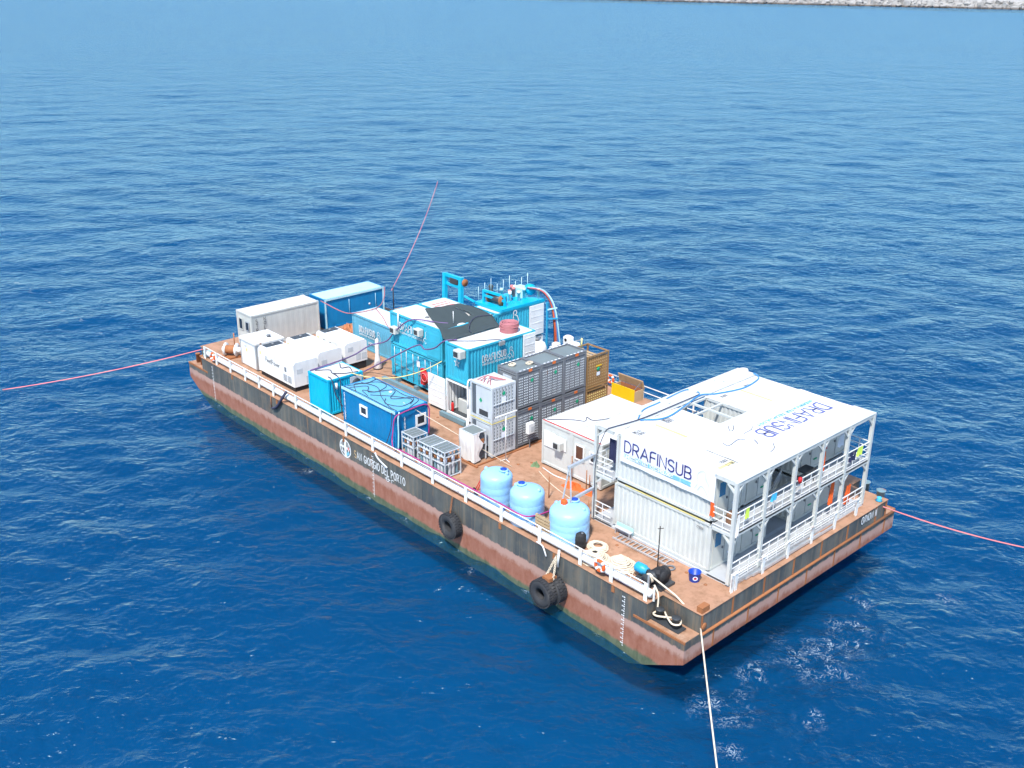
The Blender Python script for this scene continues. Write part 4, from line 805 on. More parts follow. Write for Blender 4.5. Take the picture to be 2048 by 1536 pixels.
# ------------------------------------------------------------------ two-storey accommodation block
ab = thing('accommodation_block','two-storey white accommodation block with railed galleries at the right end of the deck','building',(-5.1,10.2,0))
MX0, MX1, MY0, BAY = -8.3, -1.95, 4.12, 2.44; GX0, GX1 = -9.68, -.58
LV = ((.14,2.80),(2.94,5.58))
MB().box(GX0,GX1,MY0-.1,MY0+12.3,.0,.13).build('base_frame', M['lgrey'], ab)
for li,(z0,z1) in enumerate(LV):
    for b in (0,1,3,4):
        y0 = MY0+b*BAY; y1 = y0+BAY; mo = frame_box(ab, MX0,MX1,y0+.005,y1-.005,z0,z1, M['cream'], .15, False, 'module_frame')
        mb = MB(); mb.corr((MX0+.15,y0+.05),(MX1-.15,y0+.05),z0+.14,z1-.12,(0,-1),.04,.30); mb.build('side_wall', M['cream'], mo)
        mb = MB(); mb.corr((MX0+.15,y1-.05),(MX1-.15,y1-.05),z0+.14,z1-.12,(0,1),.04,.30); mb.build('side_wall', M['cream'], mo)
        for xe, out in ((MX1-.05,1),(MX0+.05,-1)):
            mb = MB(); mb.corr((xe,y0+.15),(xe,y1-.15),z0+.14,z1-.12,(out,0),.012,.6); mb.build('end_wall', M['cream'], mo)
        d0 = y0+.28; dm = MB().box(MX1-.06,MX1-.015,d0,d0+.85,z0+.16,z0+2.15).build('door', M['cream2'], mo); 
        if b == 0: MB().box(MX1-.015,MX1-.004,d0+.14,d0+.62,z0+1.25,z0+2.02).build('door_pane', M['poster'], mo)
        else: MB().box(MX1-.015,MX1-.004,d0+.2,d0+.5,z0+1.55,z0+1.95).build('notice', M['paper'], mo)
        MB().box(MX1-.015,MX1+.05,d0+.72,d0+.78,z0+1.0,z0+1.12).build('door_handle', M['grey'], mo)
        MB().box(MX1-.04,MX1-.03,y0+1.25,y0+1.27,z0+.16,z1-.14).build('panel_joint', M['grey'], mo)
        MB().box(MX1-.045,MX1-.02,y0+1.55,y0+1.85,z0+.5,z0+.58).build('label', M['green'] if b%2 else M['paper'], mo)
    # middle bay: open stair well, back wall and flight
    y0 = MY0+2*BAY; MB().box(MX0+.1,MX1-.2,y0+.02,y0+BAY-.02,z0-.04,z0+.0).build('stairwell_floor', M['floor_grey'], ab) if li == 0 else None
    st = MB(); 
    for s_ in (-1,1): st.bar((-3.2+s_*.42,y0+.15,z0+.05),(-3.2+s_*.42,y0+2.25,z0+2.75),.05,.24)
    st = st.build('stair', M['cream'], ab)
    for k in range(10): f_ = (k+.5)/10; MB().box(-3.6,-2.8,y0+.15+2.1*f_-.12,y0+.15+2.1*f_+.12,z0+.05+2.7*f_-.02,z0+.05+2.7*f_+.02).build('tread', M['floor_grey'], st)
    mb = MB()
    for s_ in (-.42,.42):
        for dz in (.5,.95): mb.bar((-3.2+s_,y0+.15,z0+.05+dz),(-3.2+s_,y0+2.25,z0+2.75+dz*.3),.04)
    mb.build('stair_handrail', M['white'], st)
    if li == 1: MB().box(MX0+.1,-5.4,y0+.02,y0+BAY-.02,z0-.06,z0+.0).build('landing', M['floor_grey'], ab)
# galleries: floors, posts, knee braces, rails
YP = [MY0-.12+k*(12.38/5) for k in range(6)]
for xs_, xi in ((GX1,MX1),(GX0,MX0)):
    xa, xb = min(xs_,xi), max(xs_,xi)
    for z_ in (.13,2.88): MB().box(xa+.01,xb-.01,MY0-.1,MY0+12.28,z_-.08,z_+.03).build('gallery_floor', M['floor_grey'], ab)
    xo = xs_-.14 if xs_ == GX1 else xs_
    for y in YP:
        mb = MB(); mb.box(xo-.02,xo+.16,y-.09,y+.09,.13,5.66); po = mb.build('gallery_post', M['cream'], ab)
        for z_ in (2.70,5.46):
            mb = MB(); c = xo+.07
            if y > YP[0]: mb.bar((c,y-.05,z_-.45),(c,y-.5,z_),.1)
            if y < YP[-1]: mb.bar((c,y+.05,z_-.45),(c,y+.5,z_),.1)
            s_ = -1 if xs_ == GX1 else 1; mb.bar((c,y,z_-.45),(c+s_*.5,y,z_),.1); mb.build('knee_brace', M['cream'], po)
    for z_ in (2.72,5.48): MB().box(xo+.01,xo+.13,YP[0]-.06,YP[-1]+.06,z_-.03,z_+.17).build('edge_beam', M['cream'], ab)
    for y in (YP[0],YP[-1]):
        for z_ in (2.72,5.48): MB().box(xa+.12,xb-.12,y-.05,y+.05,z_,z_+.16).build('edge_beam', M['cream'], ab)
    for fl in (.16,2.91):
        for k in range(5):
            if xs_ == GX0 and fl < 1: continue
            ya, yb = YP[k]+.08, YP[k+1]-.08; mb = MB(); c = xo+.07
            for dz in (.12,.42,.74,1.05): mb.bar((c,ya,fl+dz),(c,yb,fl+dz),.03 if dz < 1 else .045)
            for f_ in (.33,.67): yy = ya+(yb-ya)*f_; mb.bar((c,yy,fl),(c,yy,fl+1.05),.03)
            mb.build('railing', M['white'], ab)
        for y in (YP[0],YP[-1]):
            if xs_ == GX1 and fl < 1: continue
            mb = MB()
            for dz in (.12,.42,.74,1.05): mb.bar((xa+.1,y,fl+dz),(xb-.1,y,fl+dz),.04)
            mb.bar(((xa+xb)/2,y,fl),((xa+xb)/2,y,fl+1.05),.035); mb.build('railing', M['white'], ab)
# roof: bays of sheet with the open well in the middle
for b in range(5):
    y0 = MY0+b*BAY; y1 = y0+BAY
    if b == 2: MB().box(-5.3,MX1+.02,y0+.004,y1-.004,5.59,5.63).build('roof_sheet', M['roof_white'], ab)
    else: MB().box(MX0,MX1,y0+.004,y1-.004,5.588,5.63).build('roof_sheet', M['roof_white'], ab)
MB().box(MX1+.025,GX1+.02,MY0-.16,MY0+12.36,5.655,5.68).build('gallery_roof', M['cream'], ab); MB().box(GX0-.02,MX0-.005,MY0-.16,MY0+12.36,5.655,5.68).build('gallery_roof', M['cream'], ab)
yw = MY0+2*BAY
for a_,b_ in (((-8.25,yw+1.22,5.56),(-5.3,yw+1.22,5.56)),((-7.1,yw,5.55),(-7.1,yw+BAY,5.55)),((-8.22,yw,5.55),(-8.22,yw+BAY,5.55)),((-5.4,yw,5.55),(-5.4,yw+BAY,5.55))): MB().bar(a_,b_,.11).build('well_beam', M['cream'], ab)
for y in (6.6,9.0,11.5,13.9,16.3):
    mb = MB(); mb.lathe([(.3,0),(.26,.12),(.1,.16)],(-9.15,y,5.68),14); mb.build('roof_vent', M['white'], ab)
for (x0,x1,y) in ((-7.62,-5.5,6.35),(-7.5,-5.4,13.75)): MB().box(x0,x1,y-.1,y+.1,5.632,5.637).build('roof_marking', M['yellow_line'], ab)
MB().box(-2.3,-2.08,4.6,5.75,5.632,5.637).build('roof_marking', M['yellow_line'], ab)
for s_,(x,y),u,v in (('BELCO',(-7.55,4.65),uy,-ux),('Z10021',(-7.25,4.65),uy,-ux),('BELCO',(-7.55,7.0),uy,-ux),('021027',(-7.3,7.0),uy,-ux),('BELCO',(-2.25,5.7),-uy,ux),('Z10021',(-2.62,5.7),-uy,ux),('702017',(-7.5,12.0),uy,-ux),('BELCO',(-7.6,14.4),uy,-ux)):
    mb = MB(); text(mb,s_,(x,y,5.638),u,v,.2,.035,.12,.8); mb.build('roof_number', M['letter_dark'], ab)
mb = MB(); text(mb,'771020',(-2.85,4.105,2.35),ux,uz,.11,.022); mb.build('module_number', M['letter_dark'], ab)
MB().box(-7.6,-2.4,MY0-.01,MY0+.02,2.815,2.86).build('yellow_strip', M['yellow_line'], ab)
# davit arms on the near side of the left gallery
for z_,y_ in ((3.95,1.9),(1.98,2.3)): MB().bar((-9.6,4.0,z_),(-9.6,y_,z_-.12),.14).build('davit_arm', M['alu'], ab)
MB().bar((-9.6,1.95,3.8),(-9.6,1.55,2.15),.06).build('davit_stay', M['alu'], ab); MB().bar((-9.55,2.0,3.8),(-9.2,1.75,2.0),.06).build('davit_stay', M['alu'], ab)
ho = thing('chain_hoist','red-orange chain hoist hanging over the largest water tank','hoist',(-9.4,1.5,1.9)); MB().bbox(-9.58,-9.25,1.32,1.6,1.88,2.2,.05).build('body', M['orange'], ho); MB().tube([(-9.42,1.45,1.9),(-9.45,1.4,1.7),(-9.35,1.42,1.62)],.04,6).build('hook', M['rust'], ho)
# banners
sb = thing('banner','white company banner hung on the near wall of the accommodation block','banner',(-4.9,4.06,4.85)); mb = MB(); nx = 24
pv = [(-7.95+6.05*i/nx, 4.045-.02*math.sin(i*.9), 4.17-.08*i/nx) for i in range(nx+1)]+[(-7.95+6.05*i/nx,4.05-.012*math.sin(i*.7),5.66) for i in range(nx+1)]
mb.add(pv+[(x,y+.012,z_) for x,y,z_ in pv],[(i,i+1,nx+2+i,nx+1+i) for i in range(nx)]+[(2*nx+2+i+1,2*nx+2+i,3*nx+3+i,3*nx+4+i) for i in range(nx)]); mb.build('sheet', M['banner'], sb)
tw = text_w('DRAFINSUB',.62,.2,1); mb = MB(); text(mb,'DRAFINSUB',(-7.66,4.012,4.79),ux*(4.45/tw),uz,.62,.068,.2); mb.build('company_lettering', M['navy'], sb)
mb = MB(); mb.add([(-7.68,4.016,4.46),(-4.0,4.016,4.43),(-4.0,4.016,4.66),(-7.68,4.016,4.68)],[(0,1,2,3)]); mb.build('strip', M['teal'], sb); MB().add([(-3.97,4.016,4.43),(-3.3,4.016,4.43),(-3.38,4.016,4.55),(-3.3,4.016,4.66),(-3.97,4.016,4.66)],[(0,1,2,3,4)]).build('strip_end', M['teal'], sb)
tw = text_w('UNDERWATER TECHNOLOGY',.19,.3); mb = MB(); text(mb,'UNDERWATER TECHNOLOGY',(-7.62,4.012,4.475),ux*(3.6/tw),uz,.17,.055,.3); mb.build('small_lettering', M['banner'], sb)
mb = MB()
for pl in ([(-2.96,5.01),(-2.93,5.3),(-2.7,5.5),(-2.51,5.45),(-2.48,5.19),(-2.27,4.88),(-2.23,4.51)],[(-2.96,5.01),(-2.94,4.74),(-3.1,4.45)],[(-2.91,4.41),(-2.69,4.72),(-2.42,4.49),(-2.27,4.27)]): ribbon(mb,[(q.x,q.y) for q in spline([(a,b,0) for a,b in pl],5)],Vector((0,4.012,0)),ux,uz,.022)
mb.build('diver_drawing', M['lgrey'], sb)
rb = thing('banner','white company banner spread on the roof of the accommodation block','banner',(-2.5,11,5.69)); mb = MB(); nu_, nv_ = 30, 14
def rbp(a, b): y = 5.78+10.5*a; xr = -1.2+.45*a; xl = -3.9-1.3*min(1,a*2.2); x = xr+(xl-xr)*b; return (x, y, 5.692+.006*math.sin(a*31+b*7)+.006*math.sin(b*17-a*9)+.012*max(0,math.sin(a*5+b*3))**4)
pv = [rbp(i_/nu_, j_/nv_) for i_ in range(nu_+1) for j_ in range(nv_+1)]; k_ = len(pv); q_ = nv_+1
mb.add(pv+[(x,y,z_-.008) for x,y,z_ in pv], [(i_*q_+j_, (i_+1)*q_+j_, (i_+1)*q_+j_+1, i_*q_+j_+1) for i_ in range(nu_) for j_ in range(nv_)]+[(k_+i_*q_+j_, k_+i_*q_+j_+1, k_+(i_+1)*q_+j_+1, k_+(i_+1)*q_+j_) for i_ in range(nu_) for j_ in range(nv_)], True); mb.build('sheet', M['banner'], rb)
tw = text_w('DRAFINSUB',.98,.2,1); mb = MB(); text(mb,'DRAFINSUB',(-3.5,15.2,5.722),-uy*(6.05/tw),ux,.98,.12,.2); mb.build('company_lettering', M['navy_faded'], rb)
tw = text_w('UNDERWATER TECHNOLOGY',.2,.35); mb = MB(); text(mb,'UNDERWATER TECHNOLOGY',(-3.92,15.25,5.722),-uy*(5.2/tw),ux,.2,.05,.35); mb.build('small_lettering', M['teal'], rb)
mb = MB()
for pl in ([(-4.79,8.9),(-4.44,8.51),(-4.33,8.63),(-4.61,9.1),(-4.8,9.19)],[(-3.96,9.83),(-3.76,9.46),(-3.71,8.75)],[(-3.77,7.0),(-3.34,6.94),(-3.47,7.89),(-3.22,8.17)],[(-2.06,8.91),(-1.66,8.45),(-1.51,7.91)],[(-2.91,8.52),(-2.59,8.32),(-2.51,8.22)]): ribbon(mb,[(q.x,q.y) for q in spline([(a,b,0) for a,b in pl],5)],Vector((0,0,5.722)),ux,uy,.05)
mb.build('diver_drawing', M['letter_dark'], rb)
# ------------------------------------------------------------------ laundry and gear on the galleries
def cloth(label, name, cat, c, w_, h, ax, mt, wav=.05, taper=.8):          # hanging cloth with folds and thickness; ax = direction of its width
    x, y, z_ = c; n, m_ = 8, 6; vs_ = []; fs = []; u = Vector(ax); nn = Vector((-u.y,u.x,0))
    for s_ in (0,.015):
        for j in range(m_+1):
            for i in range(n+1):
                f_ = j/m_; q = Vector((x,y,z_))+u*((i/n-.5)*w_*(taper+(1-taper)*f_))+nn*(wav*math.sin(i*1.5+j*.4)*(.3+f_)+s_)-uz*(h*f_*(1+.04*math.sin(i*2.1))); vs_.append(tuple(q))
    k = (n+1)*(m_+1)
    for j in range(m_):
        for i in range(n): a = j*(n+1)+i; fs += [(a,a+1,a+n+2,a+n+1),(k+a+n+1,k+a+n+2,k+a+1,k+a)]
    o = MB().add(vs_,fs,True).build(name, mt); return tag(o,label,cat)
cloth('white shirt hanging in the upper gallery of the accommodation block','shirt','shirt',(-1.1,14.1,5.1),.55,.85,(0,1,0),M['paper'],.06,.5)
cloth('orange overall hanging at the upper gallery post right of the stair','overall','overall',(-.9,12.1,4.6),.35,1.15,(0,1,0),M['orange'],.04)
cloth('red cloth hanging above the orange overall on the upper gallery','cloth','cloth',(-.9,12.15,5.35),.25,.6,(0,1,0),M['red'],.04)
cloth('lime cloth draped over the near end of the upper railing','cloth','cloth',(-.58,5.0,4.0),.3,.55,(0,1,0),M['lime'],.03)
cloth('lime towel draped over the far end of the upper railing','towel','towel',(-.58,15.3,4.0),.6,.5,(0,1,0),M['lime'],.04)
cloth('bright blue cloth hanging on the upper railing below the stair opening','cloth','cloth',(-.55,7.15,4.05),.5,.4,(0,1,0),M['cloth_blue'],.04)
cloth('dark trousers draped on the far upper railing','trousers','trousers',(-.62,14.65,3.95),.7,.6,(0,1,0),M['cloth_navy'],.05)
cloth('white towel hanging down the near corner of the upper railing','towel','towel',(-.52,4.2,3.95),.25,1.2,(0,1,0),M['tarp'],.03)
cloth('orange-red vest hanging on the near corner post beside the banner','vest','vest',(-1.95,4.0,4.1),.28,.75,(1,0,0),M['orange'],.05)
cloth('orange-red overall hanging in the lower gallery at its far end','overall','overall',(-.95,13.5,2.3),.4,1.3,(0,1,0),M['orange'],.05)
cloth('orange vest hanging on the lower railing next to the end post','vest','vest',(-.75,14.9,1.75),.55,1.1,(0,1,0),M['orange'],.05)
cloth('navy jacket hanging in the left gallery beside the stair','jacket','jacket',(-8.75,4.35,5.0),.6,1.3,(1,0,0),M['cloth_navy'],.05)
o = MB().bbox(-1.6,-1.15,4.6,5.3,2.93,3.55,.12).build('bag', M['cloth_brown']); tag(o,'brown bag standing at the near corner of the upper gallery','bag')
tb = thing('table','small dark table standing on the upper gallery','table',(-1.4,11.35,2.91)); MB().box(-1.75,-1.1,10.9,11.85,3.6,3.65).build('top', M['grey_dark'], tb)
for x in (-1.7,-1.17):
    for y in (10.96,11.77): MB().bar((x,y,2.92),(x,y,3.6),.04).build('leg', M['grey_dark'], tb)
o = MB().lathe([(.08,0),(.12,.15),(.10,.3),(.05,.32)],(-.45,9.2,3.95),10).build('bucket', M['red']); tag(o,'small red bucket hung at the upper stair opening','bucket')
# steel sections lying outside the lower gallery
for k in range(4): o = MB().box(-.50+.07*k,-.44+.07*k,4.6+.5*k,9.5+1.1*k,.02+.02*k,.16+.02*k).build('steel_section', M['alu']); tag(o,'long light steel section lying outside the lower gallery rail','steel section','steel sections along the lower gallery')
# ------------------------------------------------------------------ deck gear near the corner
def lifebuoy(label, c, ax, grp='lifebuoys'):
    t_ = thing('lifebuoy', label, 'lifebuoy', c, grp); mb = MB(); mb.torus(c,.27,.085,ax,24,10); r_ = mb.build('ring', M['orange'], t_)
    for k in range(4):
        a = R(45+k*90); mb = MB(); pts = [Vector(c)+((Vector((.27*math.cos(a+d_),0,.27*math.sin(a+d_)))) if ax == 'y' else Vector((0,.27*math.cos(a+d_),.27*math.sin(a+d_)))) for d_ in (-.25,0,.25)]; mb.tube(pts,.092,10); mb.build('band', M['white'], t_)
lifebuoy('orange and white lifebuoy on the near rail by the rope piles', (-5.45,.0,.62), 'y'); lifebuoy('orange and white lifebuoy on the far rail behind the bronze racks', (-22.1,19.0,.65), 'y'); lifebuoy('faded lifebuoy on the near rail at the left end of the barge', (-45.6,.04,.5), 'y')
def rope_pile(label, c, r0, turns, layers, rr=.035):
    pts = []; g_ = random.Random(int(abs(c[0])*100))
    for l in range(layers):
        rad = r0*(1-.11*l)
        for k in range(turns*14): a = k/14*2*math.pi; q = rad*(.55+.45*abs(math.sin(k*.05+l)))*(1+g_.uniform(-.05,.05)); pts.append((c[0]+q*math.cos(a),c[1]+q*math.sin(a)*.9,c[2]+.04+l*rr*1.9+g_.uniform(0,.03)))
    o = MB().tube(pts,rr,6).build('rope_pile', M['rope']); tag(o,label,'rope','beige rope piles')
rope_pile('flat beige rope coil beside the black barrel', (-7.4,1.95,0), .6,6,3,.03); rope_pile('beige rope pile against the near rail behind the lifebuoy', (-6.7,1.0,0), .85,6,7); rope_pile('biggest beige rope pile, right of the one at the rail', (-5.4,1.5,0), .9,6,9)
o = MB().box(-6.1,-3.9,.42,.95,.0,.10).build('blue_mat', M['bucket']); tag(o,'dark blue folded mat under the near rail by the lifebuoy','mat')
ba = thing('barrel','black plastic barrel leaning on the largest water tank','barrel',(-8.0,1.35,0)); MB().lathe([(.24,0),(.28,.05),(.29,.3),(.27,.34),(.29,.38),(.29,.62),(.27,.66),(.28,.75),(.2,.86),(.1,.9)],(-8.0,1.3,0),20).build('body', M['black'], ba); MB().lathe([(.06,0),(.06,.05)],(-7.9,1.3,.88),10).build('cap', M['grey'], ba)
pa = thing('pallet','wooden pallet standing on edge between the water tanks and the rail','pallet',(-10.0,.75,0))
for k in range(6): MB().box(-10.75+.0,-9.55,.66,.69,.02+k*.19,.15+k*.19).build('board', M['wood'], pa)
for x in (-10.7,-10.15,-9.62): MB().box(x-.04,x+.06,.69,.79,.0,1.12).build('bearer', M['wood'], pa)
for k in range(6): MB().box(-10.75,-9.55,.79,.815,.02+k*.19,.13+k*.19).build('back_board', M['wood'], pa)
# mooring winch
wi = thing('mooring_winch','black mooring winch with blue motor near the deck corner','winch',(-3.2,1.6,0))
MB().box(-4.15,-2.5,1.2,2.25,0,.14).build('base', M['grey_dark'], wi); MB().lathe([(.24,-.34),(.26,-.3),(.26,.15),(.2,.2),(.2,.34)],(-3.95,1.45,.55),16,'x').build('motor', M['motor'], wi)
MB().lathe([(.12,-.15),(.12,.15)],(-3.5,1.45,.55),12,'x').build('coupling', M['black'], wi); MB().bbox(-3.4,-2.85,1.35,2.05,.14,.85,.12).build('gearbox', M['black'], wi); MB().lathe([(.36,-.1),(.36,.1)],(-2.8,1.75,.5),20,'x').build('gear_wheel', M['black'], wi); MB().lathe([(.30,-.12),(.34,-.08),(.34,.08),(.3,.12)],(-3.05,2.1,.5),18,'y').build('side_wheel', M['black'], wi)
cp = MB().lathe([(.3,-.28),(.31,-.24),(.2,-.12),(.18,.08),(.22,.16),(.3,.22)],(-3.2,1.15,.5),18,'y').build('capstan_drum', M['grey_dark'], wi); mb = MB()
for k in range(4): mb.torus((-3.2,1.02+k*.05,.5),.225,.028,'y',20,6)
mb.build('rope_turns', M['rope'], cp)
mp = thing('signal_mast','thin black mast with a cross arm behind the winch','mast',(-3.86,2.54,0)); MB().tube([(-3.86,2.54,0),(-3.86,2.54,2.55)],.035,6,r2=.025).build('pole', M['black'], mp); MB().tube([(-4.0,2.54,2.35),(-3.68,2.6,2.5)],.02,5).build('arm', M['black'], mp); MB().lathe([(.14,0),(.14,.03),(.05,.1)],(-3.86,2.54,0),10).build('foot', M['black'], mp)
bk = thing('bucket','blue bucket with a white and red round mark beside the accommodation block','bucket',(-2.1,3.25,0)); MB().lathe([(.25,0),(.26,.03),(.31,.48),(.33,.5),(.30,.5),(.26,.1),(.02,.08)],(-2.1,3.25,0),20).build('body', M['bucket'], bk)
fx, fy = Vector((.72,.69,0)), Vector((0.69,-.72,0)); mb = MB(); ribbon(mb,arc(0,0,.1,.1,0,360,14),Vector((-2.1,3.25,.27))+fy*.305,fx,uz+fy*.1,.05); mb.build('round_mark', M['paper'], bk); mb = MB(); ribbon(mb,[(-.04,0),(.04,0)],Vector((-2.1,3.25,.27))+fy*.31,fx,uz+fy*.1,.09); mb.build('red_dot', M['red'], bk)
o = MB().torus((-3.55,3.2,.06),.2,.05,'z',18,8).build('grey_ring', M['grey']); tag(o,'grey ring lying on the deck by the end of the ladder','ring')
la = thing('ladder','aluminium ladder lying along the foot of the accommodation block','ladder',(-5.7,3.5,0)); 
for y in (3.22,3.75): MB().bar((-7.5,y,.08),(-3.8,y,.08),.05,.09).build('side_rail', M['alu'], la)
for k in range(13): x = -7.35+k*.28; MB().bar((x,3.24,.09),(x,3.73,.09),.04).build('rung', M['alu'], la)
bn = thing('bench','pale blue bench against the accommodation block','bench',(-7.3,3.85,0)); MB().box(-7.9,-6.75,3.74,3.97,.36,.40).build('seat', M['lgrey'], bn); MB().box(-7.9,-6.75,3.98,4.01,.22,.6).build('backrest', M['ice'], bn)
for x in (-7.8,-6.85): MB().bar((x,3.78,0),(x,3.78,.36),.05).build('leg', M['alu'], bn); MB().bar((x,3.95,0),(x,3.95,.36),.05).build('leg', M['alu'], bn)
heap('net_heap','orange net heap spread on the deck before the office cabins','net',(-13.0,5.95,0),.75,.45,.16,M['orange'],4)
heap('net_heap','smaller orange net heap by the left gallery','net',(-12.0,6.0,0),.5,.35,.13,M['orange'],9)
heap('green_net','small heap of dull green net at the corner of the office cabin','net',(-16.5,6.2,0),.28,.28,.2,paint('green_cloth',(.16,.24,.12),.8),3)
for k,(x,y,h) in enumerate(((-13.0,3.9,1.35),(-13.65,6.4,1.6),(-11.85,5.75,1.55),(-9.45,3.4,1.45),(-12.2,6.4,.9))):
    o = MB().tube([(x,y,0),(x,y,h)],.03,6).build('stake', M['rust']); tag(o,('thin rusty stake standing behind the middle water tank','thin stake before the office cabin windows','thin stake beside the orange net','thin stake beside the davits and large tank','short stake at the foot of the brown-window cabin')[k],'stake','thin stakes on the deck')
# rack-side lamp stand
ls = thing('lamp_stand','thin white lamp stand with a long tube in front of the light grey racks','lamp',(-18.2,5.3,0)); MB().tube([(-18.2,5.3,0),(-18.2,5.3,3.1)],.03,6).build('pole', M['white'], ls); MB().box(-18.24,-18.16,4.45,6.2,3.08,3.14).build('tube_lamp', M['white'], ls)
for a in (0,2.1,4.2): MB().bar((-18.2,5.3,.12),(-18.2+.35*math.cos(a),5.3+.35*math.sin(a),.02),.03).build('leg', M['white'], ls)
t_ = thing('wall_box','white electrical box on a post before the lower grey racks','box',(-18.5,7.7,0)); MB().bbox(-18.7,-18.4,7.4,7.95,1.05,1.75,.04).build('body', M['white'], t_); MB().bar((-18.6,7.68,0),(-18.6,7.68,1.05),.05).build('post', M['grey'], t_); MB().box(-18.4,-18.39,7.62,7.9,1.15,1.5).build('grille', M['lgrey'], t_)
t_ = thing('pipe_stand','white bent pipe stand before the light grey racks','pipe',(-21.2,5.0,0)); MB().tube(spline([(-21.25,4.9,2.6),(-21.25,4.9,4.3),(-21.2,5.2,4.5)],5),.06,8).build('riser', M['white'], t_); MB().tube([(-21.25,4.9,0),(-21.25,4.9,2.7)],.06,8).build('pipe', M['white'], t_); MB().tube([(-20.9,4.5,0),(-20.9,4.5,2.2)],.05,8).build('pipe', M['white'], t_)
o = MB().bbox(-22.4,-21.9,5.4,5.9,0,.5,.03).build('white_box', M['white']); tag(o,'small white box on the deck beside the wrapped rack','box')
tr_ = thing('hand_trolley','red hand trolley between the cages and the first water tank','trolley',(-16.3,1.5,0)); MB().bar((-16.4,1.3,.1),(-16.1,1.7,1.1),.05).build('upright', M['red'], tr_); MB().bar((-16.1,1.1,.1),(-15.85,1.5,1.1),.05).build('upright', M['red'], tr_); MB().bar((-16.1,1.7,1.1),(-15.85,1.5,1.1),.05).build('handle', M['red'], tr_); MB().lathe([(.15,-.03),(.15,.03)],(-16.35,1.2,.16),12,'y').build('wheel', M['black'], tr_); MB().lathe([(.15,-.03),(.15,.03)],(-16.0,1.0,.16),12,'y').build('wheel', M['black'], tr_)
# yellow bin with lid
yb = thing('tool_bin','yellow-fronted wooden bin with its lid propped open at the far rail','bin',(-20.05,18.55,0)); MB().box(-21.1,-19.0,18.02,18.07,.0,.95).build('front_board', M['yellow'], yb)
for x in (-21.1,-19.06): MB().box(x,x+.06,18.07,19.0,0,.8).build('side_board', M['wood'], yb)
MB().box(-21.04,-19.06,18.94,19.0,0,.8).build('back_board', M['rust'], yb); MB().box(-21.04,-19.06,18.07,18.94,.02,.35).build('floor', M['rust'], yb); MB().add([(-21.2,18.95,.85),(-18.9,18.95,.85),(-18.9,18.75,1.45),(-21.2,18.75,1.45),(-21.2,19.0,.87),(-18.9,19.0,.87),(-18.9,18.8,1.47),(-21.2,18.8,1.47)],[(0,1,2,3),(7,6,5,4),(2,6,7,3),(0,4,5,1),(0,3,7,4),(1,5,6,2)]).build('lid', M['wood'], yb); MB().bar((-21.0,18.1,.9),(-21.1,18.75,1.4),.03).build('strut', M['grey'], yb); MB().bar((-19.1,18.1,.9),(-19.0,18.75,1.4),.03).build('strut', M['grey'], yb)
for k in range(6): o = MB().bbox(-20.8+k*.27,-20.6+k*.27,18.3+.05*(k%3),18.7,.35,.55+.06*(k%2),.05).build('red_packet', M['red'] if k%3 else M['paper']); tag(o,'small red or white packet heaped in the yellow-fronted bin','packet','packets in the yellow bin')
# rope winch at the left end
rw = thing('rope_winch','white winch drum wound with rust-brown wire at the left end of the deck','winch',(-46.0,1.75,0)); MB().box(-46.5,-45.4,1.2,2.3,0,.12).build('base', M['rust'], rw)
ax0, ax1 = Vector((-46.25,1.55,.6)), Vector((-45.6,2.05,.6)); d_ = (ax1-ax0).normalized(); MB().tube([ax0,ax1],.33,18).build('wire_drum', M['rust'], rw)
for q in (ax0-d_*.08,ax1): MB().tube([q,q+d_*.08],.52,24).build('flange', M['white'], rw)
MB().tube([ax1+d_*.08,ax1+d_*.4],.22,12).build('motor', M['white'], rw); MB().tube([ax0-d_*.08,ax0-d_*.3],.18,12).build('gear', M['white'], rw)
o = MB().tube([(-46.9,2.6,0),(-46.9,2.6,1.5)],.05,8).build('red_post', M['rust']); tag(o,'rusty red post standing behind the rope winch','post')
o = MB().lathe([(.3,0),(.35,.1),(.2,.2),(.35,.35),(.1,.45)],(-47.35,.5,.0),10).build('rope_guide', M['ice']); tag(o,'pale blue rope guide where the left mooring line comes aboard','rope guide')
o = MB().lathe([(.12,0),(.2,.05),(.1,.14),(.16,.24),(.04,.28)],(-.22,17.6,.0),9).build('rope_guide', M['cloth_blue']); tag(o,'bright blue rope guide where the right mooring line comes aboard','rope guide')
# ------------------------------------------------------------------ launch gear on the blue platform, A-frame and hoses
lp = thing('launch_platform','bright blue launch platform with valves and a railed winch on top of the cyan container','platform',(-29.8,15.8,5.2))
MB().box(-31.15,-28.25,13.95,18.3,5.22,5.42).build('deck_plate', M['crane'], lp); fr = MB()
for a_,b_ in (((-30.6,14.35,5.42),(-30.6,14.35,6.35)),((-28.75,14.75,5.42),(-28.75,14.75,6.2)),((-30.6,14.35,6.3),(-28.75,14.75,6.15)),((-30.6,14.35,5.95),(-28.75,14.75,5.8))): fr.bar(a_,b_,.16)
fr.build('winch_frame', M['crane'], lp); MB().lathe([(.32,-.7),(.32,.7)],(-29.7,14.75,5.8),16,'x').build('winch_drum', M['grey_dark'], lp)
for x in (-30.35,-29.0): MB().lathe([(.42,-.04),(.42,.04)],(x,14.75,5.82),18,'x').build('drum_flange', M['rust'], lp)
for k in range(9): MB().tube([(-30.9+.12*k,14.1+.5*k,5.42),(-30.9+.12*k,14.1+.5*k,6.55+.25*(k%3))],.016,5).build('whip_aerial', M['ice'], lp)
for k in range(10): x, y = -30.6+rg.uniform(0,2.1), 15.9+rg.uniform(0,2.1); MB().lathe([(.1,0),(.1,.5+rg.uniform(0,.3)),(.15,.55),(.12,.75)],(x,y,5.42),10).build('valve_stack', M[('white','pink','ice','white')[k%4]], lp)
